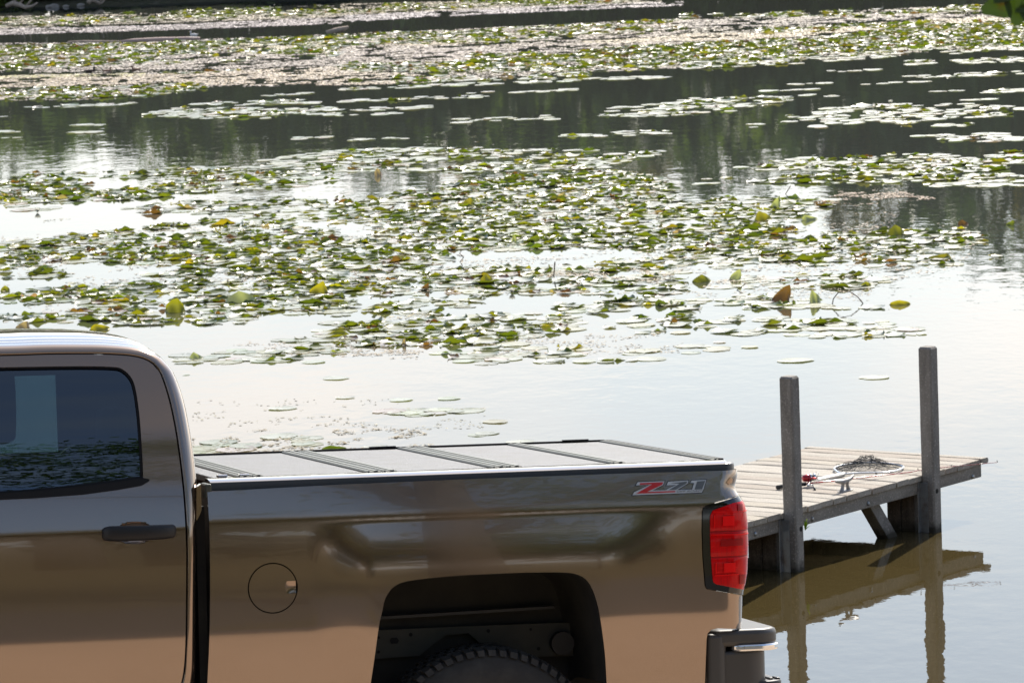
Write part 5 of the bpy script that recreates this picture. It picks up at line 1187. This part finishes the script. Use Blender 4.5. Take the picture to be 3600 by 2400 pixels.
for i, (x, y, z, r, v, a, t) in enumerate(pads):
    if i in solo: continue
    V, Fc = VAR[v]; ca, sa = math.cos(a), math.sin(a)
    W = np.stack([(V[:, 0] * ca - V[:, 1] * sa) * r + x, (V[:, 0] * sa + V[:, 1] * ca) * r + y, V[:, 2] * r + z], 1); BV.append(W)
    c = np.array(TINT[t]) * rp2.uniform(.75, 1.25) * rp2.uniform(.9, 1.1, 3); BC.append(np.tile(np.r_[c, 1], (len(V), 1)))
    BF += [tuple(q + off for q in f) for f in Fc]; off += len(V)
me = bpy.data.meshes.new("lily_pads"); me.from_pydata(np.concatenate(BV).tolist(), [], BF); me.materials.append(M_pad)
me.polygons.foreach_set("use_smooth", [True] * len(me.polygons)); ca = me.color_attributes.new("tint", 'FLOAT_COLOR', 'POINT'); ca.data.foreach_set("color", np.concatenate(BC).ravel())
o = link("lily_pads", me); tag(o, "wide mats of green lily pads spreading across the lake behind the nearest pads", "lily pads", None, "stuff")
print("pads", len(pads), "solo", len(solo))

# leaves that stand out of the mats: centre px, width px, height px, tint, lean, words
for k, (px, w, h, t, lean, lab) in enumerate(STAND):
    base = on_level((px[0], px[1] + h * .45)); dist = base[1]; Wm = w * dist / FPX; Hm = h * dist / FPX * 1.02
    r = np.random.default_rng(900 + k); V = []; nu_, nv_ = 19, 7; pk = r.uniform(-.65, .65); pa, pb = r.uniform(.30, .62, 2)
    for j in range(nv_):
        v = j / (nv_ - 1)
        for i in range(nu_):
            u = -1 + 2 * i / (nu_ - 1); prof = (max(0, (1 + u) / (1 + pk)) ** pa if u < pk else max(0, (1 - u) / (1 - pk)) ** pb)
            z = Hm * v * prof * (1 + .05 * math.sin(u * 3 + k)); x = Wm / 2 * u * (1 - .08 * v) + lean * z * .8
            y = .35 * Hm * math.sin(v * 1.9) + .16 * Wm * abs(u - pk) ** 1.5 - .06 * Wm * (v ** 3) * (1 if k % 2 else -1) + .004 * math.sin(u * 6 + v * 3) * Hm / .06
            V.append((x, y, z - .004))
    Fc = [(j * nu_ + i, j * nu_ + i + 1, (j + 1) * nu_ + i + 1, (j + 1) * nu_ + i) for j in range(nv_ - 1) for i in range(nu_ - 1)]
    me = tinted("lily_leaf", V, Fc, TINT[t], .15); o = link("lily_leaf", me, None, tuple(base)); o.rotation_euler = (0, 0, r.uniform(-.35, .35)); tag(o, lab, "lily leaf", "leaves standing out of the mats")

# white water lilies
M_petal = mat("white_petal", (.80, .79, .72), .5, trans=(.3, (1, 1, .95)))
M_stam = mat("yellow_stamens", (.6, .42, .05), .6)
for k, (px, s, lab) in enumerate([((132, 748), .06, "white water lily on open water at the far left"), ((1432, 594), .05, "white water lily left of the middle beside the dark water"), ((3131, 366), .055, "white water lily on the dark water at upper right"), ((2838, 594), .05, "half-open white lily in the upper right row"), ((1916, 775), .05, "white lily bud in the densest green"), ((2518, 378), .05, "white water lily at the edge of the upper streak"), ((1800, 1031), .055, "white lily half hidden in the lower middle rows")]):
    p = on_level(px); f = empty("water_lily", (p[0], p[1], .0), lab, "water lily", "white water lilies")
    for ring_, (cnt, tilt_, ln_) in enumerate(((8, 35, 1.0), (7, 58, .85))):
        for i in range(cnt):
            a = 2 * math.pi * (i + .5 * ring_) / cnt; V = []
            for (u, wv) in ((.05, .10), (.35, .26), (.7, .22), (1.0, .01)):
                el = rad(tilt_ + 18 * u); rr = s * ln_ * u * math.cos(el); z = .008 + s * ln_ * u * math.sin(el)
                for q in (-1, 1): V.append((rr * math.cos(a) - q * wv * s * math.sin(a), rr * math.sin(a) + q * wv * s * math.cos(a), z))
            obj("petal", V, [(2 * j, 2 * j + 1, 2 * j + 3, 2 * j + 2) for j in range(3)], M_petal, f, True)
    mb = MB(); mb.tube([(0, 0, .005), (0, 0, s * .35)], [s * .16, s * .10], 8); mb.obj("stamens", M_stam, f)

# ------------------------------------------------------------------ duckweed and floating scum (nobody could count it)
M_scum = mat("duckweed", (.4, .3, .2), .55, spec=.5, attr="tint")
SC = [(c1([(-100, 300), (1000, 290), (2352, 235), (2352, 590), (1400, 600), (600, 690), (-100, 695)]), .26, .034, (.50, .43, .36)), (c2_([(0, 240), (2352, 130), (2352, 470), (1500, 510), (600, 570), (0, 580)]), .26, .034, (.50, .43, .35)), (c3([(0, 130), (2352, 20), (2352, 335), (1200, 400), (0, 480)]), .24, .034, (.50, .44, .34)), (c4([(0, 640), (1900, 545), (2352, 640), (2352, 1160), (1200, 1240), (0, 1240)]), .05, .02, (.34, .27, .17)), (c5([(430, 340), (1900, 210), (2352, 420), (2352, 1050), (0, 1050), (0, 690)]), .07, .02, (.36, .28, .18)), (c6([(0, 420), (1000, 390), (2100, 640), (1900, 860), (1300, 1000), (0, 1000)]), .06, .02, (.36, .28, .18)), (c2_([(0, 490), (500, 510), (800, 550), (300, 585), (0, 592)]), .5, .034, (.48, .39, .27)), (c1([(-100, 540), (1000, 515), (2352, 460), (2352, 590), (1300, 590), (-100, 605)]), .62, .034, (.50, .40, .27)), (c1([(-100, 525), (1000, 505), (1000, 530), (-100, 545)]), .8, .034, (.50, .45, .20)), (c1([(-100, 200), (1000, 180), (2352, 120), (2352, 165), (1000, 215), (-100, 245)]), .70, .034, (.50, .44, .42)), (c1([(-100, 120), (2352, 65), (2352, 120), (-100, 200)]), .45, .034, (.46, .40, .30)),
    (c2_([(0, 110), (1000, 60), (2352, 10), (2352, 40), (1000, 100), (0, 155)]), .70, .034, (.50, .45, .44)), (c2_([(0, 30), (1100, 5), (2200, -20), (2200, 20), (0, 110)]), .40, .034, (.44, .38, .28)), (c2_([(0, 250), (1000, 200), (2352, 140), (2352, 330), (1200, 420), (0, 470)]), .36, .034, (.44, .37, .29)), (c2_([(200, 300), (900, 280), (950, 300), (500, 320)]), .8, .034, (.58, .47, .30)), (c2_([(1650, 290), (2352, 245), (2352, 285), (1800, 305)]), .85, .034, (.62, .52, .33)), (c2_([(0, 340), (1500, 330), (1500, 370), (500, 410), (0, 430)]), .40, .034, (.40, .34, .31)),
    (c3([(0, 235), (600, 230), (1300, 160), (2352, 110), (2352, 140), (1500, 190), (700, 262), (0, 290)]), .88, .034, (.64, .53, .36)), (c3([(0, 140), (1500, 95), (2352, 60), (2352, 110), (1400, 150), (0, 200)]), .42, .034, (.44, .38, .33)), (c1([(-100, 370), (1500, 360), (2352, 330), (2352, 460), (1400, 480), (-100, 480)]), .30, .034, (.40, .34, .28)), (c1(R_(-100, 690, 800, 660)), .45, .034, (.48, .40, .30)),
    (c1([(1500, 300), (2352, 290), (2352, 370), (1700, 380)]), .6, .034, (.50, .44, .25)),
    (c6([(880, 420), (1100, 350), (1500, 340), (1750, 390), (1300, 430)]), .30, .018, (.40, .28, .17)), (c6([(750, 330), (1500, 320), (1700, 360), (1000, 350)]), .05, .02, (.40, .30, .2)), (c5([(1300, 900), (1900, 860), (2352, 870), (2352, 1010), (1600, 1000)]), .26, .016, (.36, .27, .16)), (c5([(250, 830), (600, 790), (900, 880), (400, 850)]), .20, .016, (.36, .25, .15)), (c6([(0, 900), (500, 870), (700, 1000), (0, 1000)]), .10, .016, (.36, .28, .16)), (c5([(200, 1200), (650, 1180), (700, 1210), (300, 1225)]), .22, .016, (.38, .32, .15)), (c6([(450, 690), (1400, 640), (2100, 640), (1800, 700), (700, 720)]), .06, .016, (.36, .28, .18)), (c6([(1100, 620), (1400, 590), (1400, 640), (1150, 650)]), .14, .016, (.36, .26, .16)),
    (c4([(300, 530), (700, 520), (700, 550), (300, 560)]), .05, .016, (.25, .22, .1)), (c4([(780, 920), (2000, 940), (1500, 990), (800, 960)]), .05, .016, (.2, .14, .08)), (c7([(140, 560), (600, 540), (1600, 560), (1700, 690), (140, 720)]), .16, .015, (.20, .15, .06)), (c7([(1050, 600), (1450, 590), (1600, 650), (1100, 660)]), .22, .015, (.26, .19, .07)), (c7([(140, 440), (900, 430), (2000, 420), (2000, 560), (140, 560)]), .035, .014, (.18, .15, .06)), (c7([(100, 370), (1500, 360), (1500, 420), (100, 410)]), .02, .014, (.15, .13, .06)), (c7([(1100, 60), (2352, 40), (2352, 120), (1200, 110)]), .12, .015, (.26, .19, .09)), (c4([(1750, 1370), (2352, 1380), (2352, 1470), (1300, 1450)]), .09, .015, (.24, .17, .09)),
    (c6([(0, 1000), (1300, 1010), (1300, 1100), (0, 1110)]), .08, .015, (.27, .2, .1)), (c5([(0, 1380), (2352, 1300), (2352, 1450), (0, 1480)]), .08, .015, (.26, .19, .09))]
SV, SF, SCc = [], [], []; rs_ = np.random.default_rng(33); off = 0; tot = 0
for poly, cover, sz, colr in SC:
    W = np.array([on_level(p)[:2] for p in poly]); A_ = abs(area2(W)); lo, hi = W.min(0), W.max(0); n = int(min(34000, (cover * (1.5 if sz > .03 else 1)) * A_ / (2.2 * sz * sz) * 1.25))
    P = rs_.uniform(lo, hi, (int(n * 3.2) + 50, 2)); P = P[inpoly(P, W)]; k = vnoise(P[:, 0], P[:, 1], .5, 9) * .5 + vnoise(P[:, 0], P[:, 1], .16, 11) * .5
    P = P[k > .34 + .18 * (1 - cover)][:n]; n = len(P); tot += n
    if not n: continue
    a = rs_.uniform(0, 6.28, (n, 1)) + np.arange(5)[None] * 2 * math.pi / 5 + rs_.normal(0, .25, (n, 5)); r = sz * rs_.uniform(.45, 1.15, (n, 1)) * rs_.uniform(.7, 1.2, (n, 5))
    z = rs_.uniform(.001, .006, (n, 1)) + rs_.uniform(0, sz * .22, (n, 5)) * (rs_.uniform(0, 1, (n, 5)) < .35)
    V = np.stack([P[:, :1] + r * np.cos(a), P[:, 1:] + r * np.sin(a), z], 2).reshape(-1, 3); SV.append(V)
    SF.append(np.arange(5 * n).reshape(-1, 5) + off); off += 5 * n
    c = np.array(colr) * rs_.uniform(.6, 1.35, (n, 1)); SCc.append(np.repeat(np.concatenate([c, np.ones((n, 1))], 1), 5, 0))
me = bpy.data.meshes.new("duckweed"); me.from_pydata(np.concatenate(SV).tolist(), [], np.concatenate(SF).tolist()); me.materials.append(M_scum)
ca = me.color_attributes.new("tint", 'FLOAT_COLOR', 'POINT'); ca.data.foreach_set("color", np.concatenate(SCc).ravel())
o = link("duckweed", me); tag(o, "tan and pink duckweed and scum floating in bands between the lily mats", "duckweed", None, "stuff")
print("scum", tot)

# ------------------------------------------------------------------ twigs, stems, logs, birds, shore stones
M_twig = mat("brown_twig", (.14, .085, .05), .7); M_drift = mat("bleached_driftwood", (.42, .34, .27), .85, noise=[(12, (.28, .22, .17), .4, .7)], bump=[(30, .5, .02)])
def stem(name, pxz, r, label, cat="stem", m=M_twig):
    b0 = np.array(on_level(pxz[0][0], pxz[0][1])); pts = [Vector(np.array(on_level_at(px, b0[1], h)) - b0) for px, h in pxz]
    mb = MB(); mb.tube(pts, r, 6); o = mb.obj(name, m, None, True, tuple(b0)); tag(o, label, cat); return o
def on_level_at(px, y, h=None): return at_dist(px, y)
stem("looped_stem", [((2926, 1070), 0), ((2930, 1050), 0), ((2945, 1030), 0), ((2965, 1022), 0), ((2990, 1026), 0), ((3015, 1043), 0), ((3034, 1066), 0)], .0045, "brown lily stem looping up out of the water on the right")
stem("twig", [((2776, 700), 0), ((2762, 682), 0), ((2780, 653), 0)], .005, "thin bent twig sticking up beside the pale folded leaf", "twig")
stem("twig", [((1630, 905), 0), ((1616, 891), 0), ((1624, 876), 0)], .004, "short forked twig in the water gap in the middle of the mat", "twig")
stem("twig", [((1947, 970), 0), ((1949, 945), 0), ((1951, 920), 0)], .006, "dark upright stalk in the scum right of the middle", "twig")
stem("twig", [((2590, 1020), 0), ((2606, 1010), 0), ((2622, 996), 0)], .004, "slanting twig in the near rows right of the middle", "twig")
def log(px0, px1, r, label, m=M_drift, kink=.1):
    a, c = on_level(px0), on_level(px1); mb = MB(); n = 7; rr = np.random.default_rng(int(px0[0]))
    pts = [Vector((c - a) * t + np.array([0, 0, r * .35 + rr.normal(0, kink * r)])) for t in np.linspace(0, 1, n)]
    mb.tube(pts, [r * k for k in (.7, .95, 1, 1, .95, .85, .5)], 10); o = mb.obj("floating_log", m, None, True, tuple(a)); tag(o, label, "log"); return o
log((424, 152), (704, 141), .05, "long pinkish log floating between the two far lily bands", mat("wet_pink_log", (.40, .29, .25), .6))
log((240, 152), (424, 150), .03, "thin pale log left of the long pinkish one")
br = np.array(on_level((1150, 121))); mb = MB(); mb.tube([Vector(at_dist(p, br[1]) - br) for p in ((1150, 121), (1180, 109), (1205, 103), (1226, 95))], [.06, .05, .045, .02], 8); o = mb.obj("floating_branch", M_drift, None, True, tuple(br)); tag(o, "bare branch rising from the far lilies at top centre left", "branch")
def bird(px, L, colb, colh, label, bill=(.5, .35, .05), flip=1, neck=.5):
    p = on_level(px); t = empty("duck", (p[0], p[1], 0), label, "duck", None)
    def blob(name, c, s, col, sub=10):
        V = [(0, 0, s[2])]; 
        for i in range(1, 6):
            a = math.pi * i / 6
            for j in range(sub): b_ = 2 * math.pi * j / sub; V.append((s[0] * math.sin(a) * math.cos(b_), s[1] * math.sin(a) * math.sin(b_), s[2] * math.cos(a)))
        V.append((0, 0, -s[2])); V = [(x * flip + c[0] * flip, y + c[1], z + c[2]) for x, y, z in V]
        Fc = [(0, 1 + j, 1 + (j + 1) % sub) for j in range(sub)] + [(1 + i * sub + j, 1 + (i + 1) * sub + j, 1 + (i + 1) * sub + (j + 1) % sub, 1 + i * sub + (j + 1) % sub) for i in range(4) for j in range(sub)] + [(1 + 4 * sub + j, len(V) - 1, 1 + 4 * sub + (j + 1) % sub) for j in range(sub)]
        return obj(name, V, Fc, mat("plumage", col, .7), t, True)
    blob("body", (0, 0, L * .10), (L * .5, L * .24, L * .20), colb); blob("tail", (-L * .48, 0, L * .18), (L * .16, L * .09, L * .05), colb)
    blob("neck", (L * .36, 0, L * .32), (L * .09, L * .08, L * .22 * neck * 2), colh); blob("head", (L * .42, 0, L * (.30 + .32 * neck)), (L * .13, L * .10, L * .11), colh); blob("bill", (L * .58, 0, L * (.28 + .32 * neck)), (L * .10, L * .05, L * .03), bill)
    return t
bird((318, 254), .15, (.06, .04, .03), (.02, .022, .02), "dark duck swimming ahead of two brown ones at upper left")
bird((377, 253), .13, (.22, .13, .09), (.2, .12, .08), "brown duck swimming between the dark duck and the third", flip=1)
bird((478, 249), .14, (.24, .14, .09), (.22, .13, .09), "brown duck trailing on the right of the three", flip=-1)
bird((681, 126), .13, (.75, .73, .70), (.75, .73, .7), "white bird resting at the far water's edge", flip=-1, neck=.7)
# driftwood and stones on the far waterline, top left
for (px0, px1, r, lab) in (((25, 34), (133, 28), .05, "bleached driftwood limb on the far shore at top left"), ((310, 22), (372, 12), .05, "driftwood branch on the far sand strip")):
    a, c = on_level(px0, .03), on_level(px1, .06); mb = MB(); pts = [Vector((c - a) * t) + Vector((0, 0, .06 + .05 * math.sin(t * 7))) for t in np.linspace(0, 1, 6)]
    mb.tube(pts, [r, r, r * .9, r * .8, r * .6, r * .3], 8)
    for q in (1, 2, 3): mb.tube([pts[q], pts[q] + Vector((.15, 0, .18)), pts[q] + Vector((.2, 0, .4))], [r * .5, r * .35, r * .12], 6)
    o = mb.obj("driftwood", M_drift, None, True, tuple(a)); tag(o, lab, "driftwood")
M_stone = mat("pale_stone", (.42, .38, .34), .85, noise=[(9, (.28, .25, .22), .4, .65)])
for k, (px, s, lab) in enumerate((((172, 28), .05, "pale stone beside the driftwood on the far shore"), ((190, 27), .07, "largest pale stone on the far shore at top left"), ((232, 26), .045, "small pale stone right of the largest on the far shore"), ((285, 22), .055, "rounded stone at the left end of the far sand strip"))):
    p = on_level(px); bm = bmesh.new(); bmesh.ops.create_icosphere(bm, subdivisions=2, radius=s); rr = np.random.default_rng(k)
    for v in bm.verts: v.co = Vector((v.co.x * 1.4, v.co.y, v.co.z * .75)) * (1 + rr.normal(0, .07))
    me = bpy.data.meshes.new("stone"); bm.to_mesh(me); bm.free(); me.materials.append(M_stone); o = link("stone", me, None, (p[0], p[1], s * .3)); tag(o, lab, "stone")
